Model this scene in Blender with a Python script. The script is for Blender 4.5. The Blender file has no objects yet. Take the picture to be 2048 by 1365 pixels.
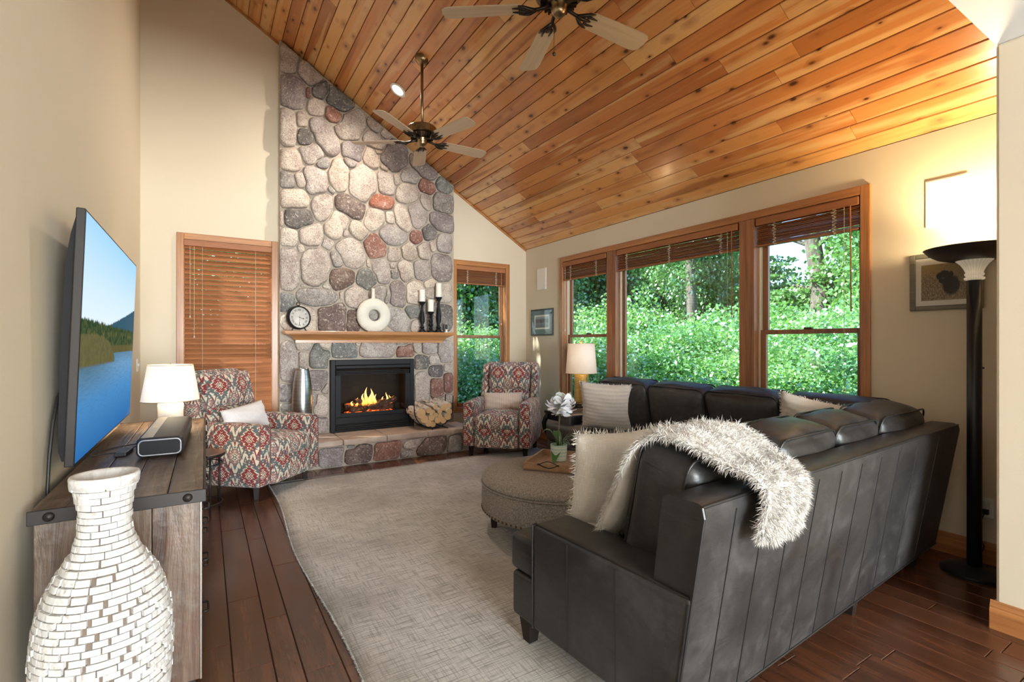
import bpy, bmesh, math, random
import numpy as np
from mathutils import Vector, Matrix, Euler
random.seed(7)
SC = bpy.context.scene
COL = SC.collection
PI = math.pi

# ------------------------------------------------------------------ camera
CAMH = 1.30
FPX, HOR = 990.0, 687.0
YAW = math.atan(614.0 / 990.0)
cd = bpy.data.cameras.new('camera')
cam = bpy.data.objects.new('camera', cd)
COL.objects.link(cam)
cam.location = (0, 0, CAMH)
cam.rotation_euler = (PI / 2, 0, -YAW)
cd.sensor_width = 36.0
cd.lens = FPX / 2048.0 * 36.0
cd.shift_y = (HOR - 682.5) / 2048.0
cd.clip_start = 0.02
cd.clip_end = 300
SC.camera = cam

# ------------------------------------------------------------------ light, world, exposure
vs = SC.view_settings
vs.view_transform = 'Standard'
vs.look = 'None'
vs.gamma = 1.0
vs.use_curve_mapping = False
vs.exposure = 0.60
cy = SC.cycles
cy.adaptive_threshold = 0.02
cy.max_bounces = 7
cy.diffuse_bounces = 4
cy.glossy_bounces = 3
cy.transmission_bounces = 4
cy.transparent_max_bounces = 10
SUN_ENERGY = 12.5
SKY_STRENGTH = 0.40
REAR_FILL = 800.0
w = bpy.data.worlds.new('world')
SC.world = w
w.use_nodes = True
nt = w.node_tree
nt.nodes.clear()
sky = nt.nodes.new('ShaderNodeTexSky')
sky.sky_type = 'NISHITA'
sky.sun_disc = False
sky.sun_elevation = math.radians(43)
sky.sun_rotation = math.radians(-65)
sky.air_density = 1.4
sky.dust_density = 0.3
bg = nt.nodes.new('ShaderNodeBackground')
bg.inputs['Strength'].default_value = SKY_STRENGTH
wo = nt.nodes.new('ShaderNodeOutputWorld')
tint = nt.nodes.new('ShaderNodeMix')
tint.data_type = 'RGBA'
tint.blend_type = 'MULTIPLY'
tint.inputs[0].default_value = 1.0
tint.inputs[7].default_value = (0.58, 0.78, 1.12, 1.0)
nt.links.new(sky.outputs[0], tint.inputs[6])
nt.links.new(tint.outputs[2], bg.inputs[0])
nt.links.new(bg.outputs[0], wo.inputs[0])

def add_light(name, typ, loc, energy, color=(1, 1, 1), **kw):
    l = bpy.data.lights.new(name, typ)
    l.energy = energy
    l.color = color
    par = kw.pop('parent', None)
    rot = kw.pop('rot', None)
    for k, v in kw.items():
        setattr(l, k, v)
    o = bpy.data.objects.new(name, l)
    COL.objects.link(o)
    o.location = loc
    if rot is not None:
        o.rotation_euler = rot
    if par is not None:
        o.parent = par
    return o

sun = add_light('sun', 'SUN', (-6, 12, 12), SUN_ENERGY, (1.0, 0.95, 0.86), angle=math.radians(0.7))
sun.rotation_euler = Vector((0.78, -0.36, -0.80)).to_track_quat('-Z', 'Y').to_euler()
# fill area light added behind the camera, just inside the added rear doors
add_light('added_rear_fill', 'AREA', (1.3, -6.48, 1.32), REAR_FILL, (0.90, 0.97, 1.0),
          shape='RECTANGLE', size=3.3, size_y=2.3, rot=(PI / 2, 0, 0))

# ------------------------------------------------------------------ projection helpers (photo pixel -> ray)
SY, CY = math.sin(YAW), math.cos(YAW)
def ray(u, v):
    a = (u - 1024.0) / FPX
    b = (HOR - v) / FPX
    return Vector((SY + a * CY, CY - a * SY, b))
def at_y(u, v, Y):
    r = ray(u, v); t = Y / r.y
    return Vector((r.x * t, Y, CAMH + r.z * t))
def at_x(u, v, X):
    r = ray(u, v); t = X / r.x
    return Vector((X, r.y * t, CAMH + r.z * t))
def at_z(u, v, Z):
    r = ray(u, v); t = (Z - CAMH) / r.z
    return Vector((r.x * t, r.y * t, Z))

# ------------------------------------------------------------------ material helpers
class T:
    def __init__(s, name):
        s.m = bpy.data.materials.new(name)
        s.m.use_nodes = True
        s.nt = s.m.node_tree
        s.nt.nodes.clear()
        s.out = s.nt.nodes.new('ShaderNodeOutputMaterial')
    def n(s, typ, ins=None, **at):
        nd = s.nt.nodes.new('ShaderNode' + typ)
        for k, v in at.items():
            setattr(nd, k, v)
        for k, v in (ins or {}).items():
            s.set(nd.inputs[k], v)
        return nd
    def set(s, sock, v):
        if isinstance(v, bpy.types.NodeSocket):
            s.nt.links.new(v, sock)
        elif isinstance(v, (tuple, list)):
            if len(v) == 3 and sock.type == 'RGBA':
                v = (*v, 1.0)
            sock.default_value = v
        else:
            sock.default_value = v
    def obj(s): return s.n('TexCoord').outputs['Object']
    def uv(s): return s.n('TexCoord').outputs['UV']
    def gen(s): return s.n('TexCoord').outputs['Generated']
    def pos(s): return s.n('NewGeometry').outputs['Position']
    def rnd(s): return s.n('ObjectInfo').outputs['Random']
    def ocol(s): return s.n('ObjectInfo').outputs['Color']
    def ma(s, op, a, b=0.0, c=0.0, clamp=False):
        nd = s.n('Math', operation=op, use_clamp=clamp)
        s.set(nd.inputs[0], a); s.set(nd.inputs[1], b); s.set(nd.inputs[2], c)
        return nd.outputs[0]
    def vm(s, op, a, b=(0, 0, 0)):
        nd = s.n('VectorMath', operation=op)
        s.set(nd.inputs[0], a)
        if op == 'SCALE': s.set(nd.inputs['Scale'], b)
        else: s.set(nd.inputs[1], b)
        return nd.outputs['Value'] if op in ('DOT_PRODUCT', 'LENGTH', 'DISTANCE') else nd.outputs[0]
    def sep(s, v):
        nd = s.n('SeparateXYZ'); s.set(nd.inputs[0], v)
        return nd.outputs
    def com(s, x, y, z=0.0):
        nd = s.n('CombineXYZ')
        for i, q in enumerate((x, y, z)): s.set(nd.inputs[i], q)
        return nd.outputs[0]
    def scale(s, v, k): return s.vm('MULTIPLY', v, k)
    def noise(s, v, sc, detail=3.0, rough=0.55, dist=0.0, out=0):
        nd = s.n('TexNoise', {'Scale': sc, 'Detail': detail, 'Roughness': rough, 'Distortion': dist})
        s.set(nd.inputs['Vector'], v)
        return nd.outputs[out]
    def voro(s, v, sc, feature='F1', out='Distance', rand=1.0):
        nd = s.n('TexVoronoi', {'Scale': sc, 'Randomness': rand}, feature=feature)
        s.set(nd.inputs['Vector'], v)
        return nd.outputs[out]
    def ramp(s, f, stops, interp='LINEAR'):
        nd = s.n('ValToRGB')
        cr = nd.color_ramp
        cr.interpolation = interp
        while len(cr.elements) < len(stops): cr.elements.new(0.5)
        for e, (p, c) in zip(cr.elements, stops):
            e.position = p
            e.color = (c, c, c, 1) if isinstance(c, (int, float)) else (*c[:3], 1)
        s.set(nd.inputs[0], f)
        return nd.outputs[0]
    def mix(s, f, a, b, blend='MIX'):
        nd = s.n('Mix', data_type='RGBA', blend_type=blend)
        s.set(nd.inputs[0], f); s.set(nd.inputs[6], a); s.set(nd.inputs[7], b)
        return nd.outputs[2]
    def step(s, x, edge, soft=0.02):
        nd = s.n('MapRange', {'From Min': edge - soft, 'From Max': edge + soft}, interpolation_type='SMOOTHSTEP')
        s.set(nd.inputs[0], x)
        return nd.outputs[0]
    def bump(s, h, strength=0.3, dist=0.01, normal=None):
        nd = s.n('Bump', {'Strength': strength, 'Distance': dist})
        s.set(nd.inputs['Height'], h)
        if normal is not None: s.set(nd.inputs['Normal'], normal)
        return nd.outputs[0]
    def pbr(s, color, rough=0.5, metal=0.0, normal=None, **kw):
        p = s.n('BsdfPrincipled')
        s.set(p.inputs['Base Color'], color)
        s.set(p.inputs['Roughness'], rough)
        s.set(p.inputs['Metallic'], metal)
        if normal is not None: s.set(p.inputs['Normal'], normal)
        for k, v in kw.items():
            s.set(p.inputs[k], v)
        s.nt.links.new(p.outputs[0], s.out.inputs[0])
        return s.m
    def surf(s, sh):
        s.nt.links.new(sh, s.out.inputs[0]); return s.m

def plain(name, color, rough=0.5, metal=0.0, **kw):
    t = T(name)
    nz = t.noise(t.obj(), 14.0, 3)
    c = t.mix(t.ma('MULTIPLY', nz, 0.28), color, tuple(x * 0.7 for x in color))
    return t.pbr(c, rough, metal, **kw)

def grain_wood(name, light, dark, axis=0, scale=1.0, rough=0.35, coat=0.2, world=False, contrast=1.0, vary=0.0):
    """straight-grained timber; axis is the direction of the grain in object space"""
    t = T(name)
    co = t.pos() if world else t.obj()
    k = [22.0, 22.0, 22.0]
    k[axis] = 1.2
    r = t.rnd()
    off = t.com(t.ma('MULTIPLY', r, 17.0), t.ma('MULTIPLY', r, 31.0), t.ma('MULTIPLY', r, 23.0))
    v = t.vm('ADD', t.scale(co, tuple(q * scale for q in k)), off)
    n1 = t.noise(v, 1.0, 4, 0.6, 0.6)
    k2 = [160.0, 160.0, 160.0]; k2[axis] = 4.0
    n2 = t.noise(t.scale(co, tuple(q * scale for q in k2)), 1.0, 2, 0.5)
    f = t.ma('ADD', t.ma('MULTIPLY', n1, 0.75), t.ma('MULTIPLY', n2, 0.35))
    lo, hi = 0.55 - 0.2 / contrast, 0.55 + 0.2 / contrast
    c = t.ramp(f, [(max(0, lo), dark), (min(1, hi), light)])
    if vary:
        c = t.mix(t.ma('MULTIPLY', r, vary), c, dark)
    return t.pbr(c, rough, normal=t.bump(f, 0.12, 0.002), **{'Coat Weight': coat, 'Coat Roughness': 0.2})

# ------------------------------------------------------------------ mesh helpers
def new_bm(): return bmesh.new()

def finish(name, bm, mat, parent=None, loc=None, rot=None, smooth=False, angle=None, color=None):
    me = bpy.data.meshes.new(name)
    bmesh.ops.recalc_face_normals(bm, faces=bm.faces)
    bm.to_mesh(me); bm.free()
    if smooth:
        for p in me.polygons: p.use_smooth = True
    if angle is not None:
        for p in me.polygons: p.use_smooth = True
        try: me.set_sharp_from_angle(angle=math.radians(angle))
        except Exception: pass
    return link(name, me, mat, parent, loc, rot, color)

def link(name, me, mat=None, parent=None, loc=None, rot=None, color=None):
    o = bpy.data.objects.new(name, me)
    COL.objects.link(o)
    if mat is not None and me is not None and not me.materials:
        me.materials.append(mat)
    if parent is not None: o.parent = parent
    if loc is not None: o.location = loc
    if rot is not None: o.rotation_euler = rot
    if color is not None: o.color = (*color, 1)
    return o

def empty(name, loc=(0, 0, 0), rotz=0.0, parent=None):
    o = bpy.data.objects.new(name, None)
    COL.objects.link(o)
    o.empty_display_size = 0.05
    o.location = loc
    o.rotation_euler = (0, 0, rotz)
    if parent is not None: o.parent = parent
    return o

def tag(o, label, cat, group=None):
    o['label'] = label; o['category'] = cat
    if group: o['group'] = group
    return o
def struct(o, label=None):
    o['kind'] = 'structure'
    if label: o['label'] = label
    return o
def stuff(o):
    o['kind'] = 'stuff'; return o
def thing(name, label, cat, loc=(0, 0, 0), rotz=0.0, group=None):
    return tag(empty(name, loc, rotz), label, cat, group)
def copy_tree(o, parent=None, loc=None, rotz=None, label=None):
    c = o.copy(); COL.objects.link(c)
    if parent is not None: c.parent = parent
    if loc is not None: c.location = loc
    if rotz is not None: c.rotation_euler[2] = rotz
    if label: c['label'] = label
    for ch in list(o.children): copy_tree(ch, c)
    return c

def box(bm, x0, y0, z0, x1, y1, z1, M=None):
    vs_ = [bm.verts.new((x, y, z)) for z in (z0, z1) for y in (y0, y1) for x in (x0, x1)]
    for f in ((0, 2, 3, 1), (4, 5, 7, 6), (0, 1, 5, 4), (2, 6, 7, 3), (0, 4, 6, 2), (1, 3, 7, 5)):
        bm.faces.new([vs_[i] for i in f])
    if M is not None:
        for q in vs_: q.co = M @ q.co
    return vs_
def rbox(x0, y0, z0, x1, y1, z1, r=0.005, seg=2):
    bm = new_bm()
    box(bm, x0, y0, z0, x1, y1, z1)
    if r > 0:
        bmesh.ops.bevel(bm, geom=list(bm.edges), offset=r, segments=seg, affect='EDGES', profile=0.5)
    return bm
def ring(bm, c, ax1, ax2, r, seg):
    return [bm.verts.new(c + ax1 * (r * math.cos(2 * PI * i / seg)) + ax2 * (r * math.sin(2 * PI * i / seg))) for i in range(seg)]
def bridge(bm, a, b):
    n = len(a)
    for i in range(n):
        bm.faces.new((a[i], a[(i + 1) % n], b[(i + 1) % n], b[i]))
def tube(bm, pts, r, seg=8, closed=False, caps=True):
    pts = [Vector(p) for p in pts]
    n = len(pts)
    rr = r if isinstance(r, (list, tuple)) else [r] * n
    rings = []
    prev = None
    for i, p in enumerate(pts):
        if closed: d = pts[(i + 1) % n] - pts[i - 1]
        else: d = pts[min(i + 1, n - 1)] - pts[max(i - 1, 0)]
        d = d.normalized() if d.length > 1e-9 else Vector((0, 0, 1))
        if prev is None:
            up = Vector((0, 0, 1)) if abs(d.z) < 0.9 else Vector((1, 0, 0))
            a1 = d.cross(up).normalized()
        else:
            a1 = (prev - d * prev.dot(d))
            a1 = a1.normalized() if a1.length > 1e-6 else d.orthogonal().normalized()
        prev = a1
        rings.append(ring(bm, p, a1, d.cross(a1), rr[i], seg))
    for i in range(n - 1): bridge(bm, rings[i], rings[i + 1])
    if closed: bridge(bm, rings[-1], rings[0])
    elif caps:
        bm.faces.new(rings[0][::-1]); bm.faces.new(rings[-1])
    return bm
def cyl(bm, p0, p1, r0, r1=None, seg=16):
    return tube(bm, [p0, p1], [r0, r0 if r1 is None else r1], seg)
def lathe(bm, prof, seg=32, c=(0, 0, 0), cap=True, M=None):
    c = Vector(c)
    rings = []
    for r, z in prof:
        rings.append([bm.verts.new(c + Vector((max(r, 1e-4) * math.cos(2 * PI * i / seg), max(r, 1e-4) * math.sin(2 * PI * i / seg), z))) for i in range(seg)])
    for i in range(len(rings) - 1): bridge(bm, rings[i], rings[i + 1])
    if cap:
        bm.faces.new(rings[0][::-1]); bm.faces.new(rings[-1])
    if M is not None:
        for rg in rings:
            for q in rg: q.co = M @ q.co
    return bm
def prism(bm, poly, d0, d1, plane='xz'):
    """extrude a 2-D outline; plane names the two axes of the outline"""
    def mk(p, d):
        if plane == 'xz': return (p[0], d, p[1])
        if plane == 'xy': return (p[0], p[1], d)
        return (d, p[0], p[1])
    a = [bm.verts.new(mk(p, d0)) for p in poly]
    b = [bm.verts.new(mk(p, d1)) for p in poly]
    bm.faces.new(a[::-1]); bm.faces.new(b)
    bridge(bm, a, b)
    return bm
def softbox(wx, wy, wz, r=0.04, bulge=(0, 0, 0), n=9, wob=0.0, seed=0):
    """upholstered block: rounded edges, faces crowned outward"""
    bm = new_bm()
    h = Vector((wx / 2, wy / 2, wz / 2))
    rnd_ = random.Random(seed)
    ph = [rnd_.uniform(0, 6.3) for _ in range(6)]
    g = [math.sin((i / (n - 1) * 2 - 1) * PI / 2) for i in range(n)]
    cache = {}
    def P(q):
        key = tuple(round(x, 5) for x in q)
        if key in cache: return cache[key]
        p = Vector((q[0] * h.x, q[1] * h.y, q[2] * h.z))
        c = Vector([max(-(h[i] - r), min(h[i] - r, p[i])) for i in range(3)])
        d = p - c
        if d.length > 1e-9: p = c + d.normalized() * r
        x, y, z = q
        p.x += bulge[0] * x * (1 - y * y) * (1 - z * z)
        p.y += bulge[1] * y * (1 - x * x) * (1 - z * z)
        p.z += bulge[2] * z * (1 - x * x) * (1 - y * y)
        if wob:
            s_ = math.sin(p.x * 23 + ph[0]) * math.sin(p.z * 19 + ph[1]) + 0.6 * math.sin(p.y * 31 + p.x * 17 + ph[2])
            p += Vector((x, y, z)) * (wob * s_ * 0.5)
        cache[key] = bm.verts.new(p)
        return cache[key]
    for ax in range(3):
        for sgn in (-1, 1):
            for i in range(n - 1):
                for j in range(n - 1):
                    q = []
                    for (ii, jj) in ((i, j), (i + 1, j), (i + 1, j + 1), (i, j + 1)):
                        v = [0, 0, 0]
                        v[ax] = sgn; v[(ax + 1) % 3] = g[ii]; v[(ax + 2) % 3] = g[jj]
                        q.append(P(v))
                    try: bm.faces.new(q if sgn > 0 else q[::-1])
                    except ValueError: pass
    return bm
def pillow(wx, wz, t, n=16, pinch=0.07, wob=0.006, seed=1):
    """scatter cushion standing in the xz plane, thin at its seams"""
    bm = new_bm()
    rnd_ = random.Random(seed)
    ph = [rnd_.uniform(0, 6.3) for _ in range(4)]
    grid = {}
    for side in (-1, 1):
        for i in range(n + 1):
            for j in range(n + 1):
                u = i / n * 2 - 1; v = j / n * 2 - 1
                edge = i in (0, n) or j in (0, n)
                if edge and side == 1:
                    grid[1, i, j] = grid[-1, i, j]; continue
                th = t / 2 * (max(0, 1 - abs(u) ** 2.6) ** 0.6) * (max(0, 1 - abs(v) ** 2.6) ** 0.6)
                x = u * wx / 2 * (1 - pinch * (1 - v * v)); z = v * wz / 2 * (1 - pinch * (1 - u * u))
                th += 0 if edge else wob * math.sin(u * 5 + ph[0] + v * 3) * math.sin(v * 6 + ph[1])
                grid[side, i, j] = bm.verts.new((x, side * th, z))
    for side in (-1, 1):
        for i in range(n):
            for j in range(n):
                q = [grid[side, i, j], grid[side, i + 1, j], grid[side, i + 1, j + 1], grid[side, i, j + 1]]
                bm.faces.new(q if side < 0 else q[::-1])
    return bm
def strands(name, roots, dirs, length, width, mat, parent=None, jitter=0.4, seed=3, droop=0.0):
    """fringe or pile as thin blades, joined: nobody could count it"""
    rg = np.random.default_rng(seed)
    R = np.array(roots, float); D = np.array(dirs, float)
    n = len(R)
    D = D + rg.normal(0, jitter, D.shape)
    D /= np.linalg.norm(D, axis=1)[:, None] + 1e-9
    S = np.cross(D, rg.normal(0, 1, D.shape)); S /= np.linalg.norm(S, axis=1)[:, None] + 1e-9
    L = (length * rg.uniform(0.6, 1.25, n))[:, None]
    mid = R + D * L * 0.55
    D2 = D + np.array([0, 0, -droop]) + rg.normal(0, jitter * 0.6, D.shape)
    D2 /= np.linalg.norm(D2, axis=1)[:, None] + 1e-9
    tip = mid + D2 * L * 0.5
    V = np.stack([R - S * width, R + S * width, mid + S * width * 0.8, mid - S * width * 0.8, tip], 1).reshape(-1, 3)
    b = np.arange(n)[:, None] * 5
    F = [tuple(x) for x in (b + np.array([0, 1, 2, 3])).tolist()] + [tuple(x) for x in (b + np.array([3, 2, 4])).tolist()]
    me = bpy.data.meshes.new(name)
    me.from_pydata(V.tolist(), [], F)
    return stuff(link(name, me, mat, parent))
def box_uv(o, s=1.0, off=(0, 0)):
    """metric box-projected UVs from the object's own axes"""
    me = o.data
    uv = me.uv_layers.new(name='UVMap') if not me.uv_layers else me.uv_layers[0]
    for p in me.polygons:
        n = p.normal
        ax = max(range(3), key=lambda i: abs(n[i]))
        for li in p.loop_indices:
            c = me.vertices[me.loops[li].vertex_index].co
            a = (c.y, c.z) if ax == 0 else (c.x, c.z) if ax == 1 else (c.x, c.y)
            uv.data[li].uv = (a[0] * s + off[0], a[1] * s + off[1])
    return o
def text_mesh(name, body, size, mat, parent, M, align='CENTER', extrude=0.0004):
    cu = bpy.data.curves.new(name, 'FONT')
    cu.body = body; cu.size = size; cu.align_x = align; cu.align_y = 'CENTER'; cu.extrude = extrude
    cu.resolution_u = 2
    tmp = bpy.data.objects.new(name + '_tmp', cu)
    COL.objects.link(tmp)
    dg = bpy.context.evaluated_depsgraph_get()
    me = bpy.data.meshes.new_from_object(tmp.evaluated_get(dg))
    bpy.data.objects.remove(tmp)
    bpy.data.curves.remove(cu)
    o = link(name, me, mat, parent)
    o.matrix_local = M
    return o

# ================================================================== MATERIALS of the setting
XW, XL, YB, YH, XP = 3.92, -0.53, 5.94, 0.755, 3.06
ZW, SL = 2.64, 0.601
def zc(x): return ZW + SL * (XW - x)
TH = math.atan(SL)

def m_wall(name, col):
    t = T(name)
    p = t.pos()
    n = t.noise(p, 220.0, 2, 0.6)
    n2 = t.noise(p, 1.3, 2)
    c = t.mix(t.ma('MULTIPLY', n2, 0.25), col, tuple(x * 0.92 for x in col))
    return t.pbr(c, 0.75, normal=t.bump(n, 0.12, 0.003))
MAT_WALL = m_wall('wall_paint', (0.66, 0.58, 0.45))
MAT_WHITECEIL = m_wall('white_ceiling_paint', (0.80, 0.79, 0.77))
OAK_X = grain_wood('oak_trim_x', (0.54, 0.25, 0.085), (0.27, 0.10, 0.03), 0, 1.0, 0.38)
OAK_Y = grain_wood('oak_trim_y', (0.50, 0.22, 0.075), (0.25, 0.09, 0.028), 1, 1.0, 0.38)
OAK_Z = grain_wood('oak_trim_z', (0.52, 0.24, 0.08), (0.26, 0.095, 0.03), 2, 1.0, 0.38)
OAK_MULLION = grain_wood('oak_mullion', (0.40, 0.17, 0.065), (0.16, 0.06, 0.025), 2, 1.0, 0.4, contrast=1.2)

def m_pine():
    t = T('knotty_pine')
    p = t.sep(t.pos())
    across = t.ma('SUBTRACT', t.ma('MULTIPLY', p[2], math.sin(TH)), t.ma('MULTIPLY', p[0], math.cos(TH)))
    r = t.rnd()
    al = t.ma('ADD', p[1], t.ma('MULTIPLY', r, 40.0))
    r2 = t.ma('FRACT', t.ma('MULTIPLY', r, 7.31))
    base = t.ramp(r2, [(0.0, (0.42, 0.145, 0.040)), (0.35, (0.58, 0.225, 0.065)), (0.7, (0.70, 0.325, 0.10)), (1.0, (0.83, 0.50, 0.20))])
    # broad sapwood streaks
    st = t.noise(t.com(t.ma('MULTIPLY', across, 9.0), t.ma('MULTIPLY', al, 0.55), t.ma('MULTIPLY', r, 9.0)), 1.0, 3, 0.5, 0.4)
    base = t.mix(t.ramp(st, [(0.52, 0.0), (0.62, 0.75)]), base, (0.76, 0.46, 0.20))
    base = t.mix(t.ramp(st, [(0.30, 0.7), (0.42, 0.0)]), base, (0.29, 0.09, 0.025))
    fine = t.noise(t.com(t.ma('MULTIPLY', across, 130.0), t.ma('MULTIPLY', al, 3.0), 0.0), 1.0, 3, 0.6)
    base = t.mix(t.ma('MULTIPLY', fine, 0.35), base, (0.20, 0.07, 0.02))
    # knots
    kv = t.com(t.ma('MULTIPLY', across, 1.0), t.ma('MULTIPLY', al, 0.55), t.ma('MULTIPLY', r, 50.0))
    vd = t.n('TexVoronoi', {'Scale': 11.0, 'Randomness': 1.0}, feature='F1')
    t.set(vd.inputs['Vector'], kv)
    pick = t.sep(vd.outputs['Color'])[0]
    size = t.ma('ADD', 0.07, t.ma('MULTIPLY', t.ma('MAXIMUM', t.ma('SUBTRACT', pick, 0.30), 0.0), 0.24))
    k = t.ma('DIVIDE', vd.outputs['Distance'], size)
    on = t.step(pick, 0.30, 0.01)
    halo = t.ma('MULTIPLY', t.ramp(k, [(0.45, 0.9), (1.0, 0.0)]), on)
    base = t.mix(t.ma('MULTIPLY', t.ramp(t.ma('MULTIPLY', k, 0.4), [(0.4, 0.45), (1.0, 0.0)]), on), base, (0.27, 0.085, 0.025))
    base = t.mix(halo, base, (0.055, 0.016, 0.007))
    h = t.ma('ADD', fine, t.ma('MULTIPLY', halo, -0.6))
    return t.pbr(base, 0.27, normal=t.bump(h, 0.08, 0.002), **{'Coat Weight': 0.5, 'Coat Roughness': 0.14})
MAT_PINE = m_pine()

def m_floor():
    t = T('hand_scraped_floor')
    p = t.sep(t.pos())
    r = t.rnd()
    al = t.ma('ADD', p[1], t.ma('MULTIPLY', r, 31.0))
    v = t.com(t.ma('MULTIPLY', p[0], 14.0), t.ma('MULTIPLY', al, 1.4), t.ma('MULTIPLY', r, 9.0))
    n = t.noise(v, 1.0, 4, 0.6, 0.8)
    n2 = t.noise(t.com(t.ma('MULTIPLY', p[0], 120.0), t.ma('MULTIPLY', al, 5.0), 0.0), 1.0, 2)
    f = t.ma('ADD', t.ma('MULTIPLY', n, 0.8), t.ma('MULTIPLY', n2, 0.25))
    c = t.ramp(f, [(0.3, (0.038, 0.0135, 0.0075)), (0.75, (0.160, 0.062, 0.030))])
    c = t.mix(t.ma('MULTIPLY', r, 0.45), c, (0.045, 0.016, 0.009))
    scrape = t.noise(t.com(t.ma('MULTIPLY', p[0], 9.0), t.ma('MULTIPLY', al, 6.0), r), 1.0, 2)
    return t.pbr(c, 0.27, normal=t.bump(t.ma('ADD', scrape, t.ma('MULTIPLY', n2, 0.1)), 0.16, 0.006), **{'Coat Weight': 0.3, 'Coat Roughness': 0.15})
MAT_FLOOR = m_floor()
MAT_SUB = plain('dark_joint', (0.012, 0.007, 0.005), 0.8)
MAT_GAP = plain('ceiling_joint', (0.06, 0.025, 0.01), 0.8)

def m_glass(name, refl=1.0):
    t = T(name)
    fc = t.n('LayerWeight', {'Blend': 0.5}).outputs['Facing']
    fr = t.ma('ADD', 0.035, t.ma('MULTIPLY', t.ma('POWER', fc, 5.0), 0.9))
    tr = t.n('BsdfTransparent', {'Color': (0.97, 0.985, 0.975, 1)}).outputs[0]
    gl = t.n('BsdfGlossy', {'Roughness': 0.02}).outputs[0]
    mx = t.n('MixShader')
    t.set(mx.inputs[0], t.ma('MULTIPLY', fr, refl)); t.set(mx.inputs[1], tr); t.set(mx.inputs[2], gl)
    return t.surf(mx.outputs[0])
MAT_GLASS = m_glass('window_glass')

# ================================================================== SHELL
def wall_cells(bm, us, zs, holes, make):
    us = sorted(set(us + [h[0] for h in holes] + [h[1] for h in holes]))
    zs = sorted(set(zs + [h[2] for h in holes] + [h[3] for h in holes]))
    for i in range(len(us) - 1):
        for j in range(len(zs) - 1):
            cu, cz = (us[i] + us[i + 1]) / 2, (zs[j] + zs[j + 1]) / 2
            if any(h[0] < cu < h[1] and h[2] < cz < h[3] for h in holes): continue
            make(us[i], us[i + 1], zs[j], zs[j + 1])
WZ0, WZ1 = 0.385, 2.405           # outer edges of all window casings
CAS = 0.062
BW1 = (-0.24, 0.675)              # casing outer edges of the two back windows
BW2 = (2.755, 3.635)
RW = (1.60, 5.12)                 # casing outer edges of the big side window
FB = (1.20, 2.19, 0.283, 1.11)    # firebox opening

bm = new_bm()
holes = [(BW1[0] + CAS - .01, BW1[1] - CAS + .01, WZ0 + CAS - .01, WZ1 - CAS + .01),
         (BW2[0] + CAS - .01, BW2[1] - CAS + .01, WZ0 + CAS - .01, WZ1 - CAS + .01), FB]
wall_cells(bm, [XL - .15, XW + .15], [0.0, 2.5], holes, lambda a, b, c, d: box(bm, a, YB, c, b, YB + .15, d))
prism(bm, [(XL - .15, 2.5), (XW + .15, 2.5), (XW + .15, zc(XW + .15)), (XL - .15, zc(XL - .15))], YB, YB + .15, 'xz')
struct(finish('wall_back', bm, MAT_WALL))
bm = new_bm()
wall_cells(bm, [YH - .12, YB + .15], [0.0, ZW], [(RW[0] + CAS - .01, RW[1] - CAS + .01, WZ0 + CAS - .01, WZ1 - CAS + .01)],
           lambda a, b, c, d: box(bm, XW, a, c, XW + .15, b, d))
struct(finish('wall_right', bm, MAT_WALL))
bm = new_bm(); box(bm, XL - .15, -6.65, 0, XL, YB + .15, zc(XL) + .1)
struct(finish('wall_left', bm, MAT_WALL))
bm = rbox(XP, -6.5, 0, XW + .15, YH, 2.66, 0.012, 2)
struct(finish('wall_pillar', bm, MAT_WALL))
bm = new_bm(); box(bm, XL, YH - .12, 2.67, XW + .15, YH, zc(XL) + .1)
struct(finish('wall_header', bm, MAT_WALL))
bm = new_bm()
wall_cells(bm, [XL - .15, XW + .15], [0, 2.9], [(-0.3, 2.9, 0.05, 2.45)], lambda a, b, c, d: box(bm, a, -6.65, c, b, -6.5, d))
struct(finish('wall_rear', bm, MAT_WALL))
bm = new_bm(); box(bm, XL - .15, -6.65, 2.66, XP + .6, YH, 2.80)
struct(finish('ceiling_flat', bm, MAT_WHITECEIL))
# unseen door frames, added to go with the rear fill light
wd = struct(empty('added_rear_doors', (1.3, -6.58, 0)))
for (x0, x1, z0, z1) in ((-1.6, -1.5, .05, 2.45), (1.5, 1.6, .05, 2.45), (-1.5, 1.5, 2.36, 2.45), (-1.5, 1.5, .05, .17), (-.55, -.45, .17, 2.36), (.45, .55, .17, 2.36)):
    finish('frame', rbox(x0, -.03, z0, x1, .03, z1, .004), OAK_Z, wd)
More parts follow.
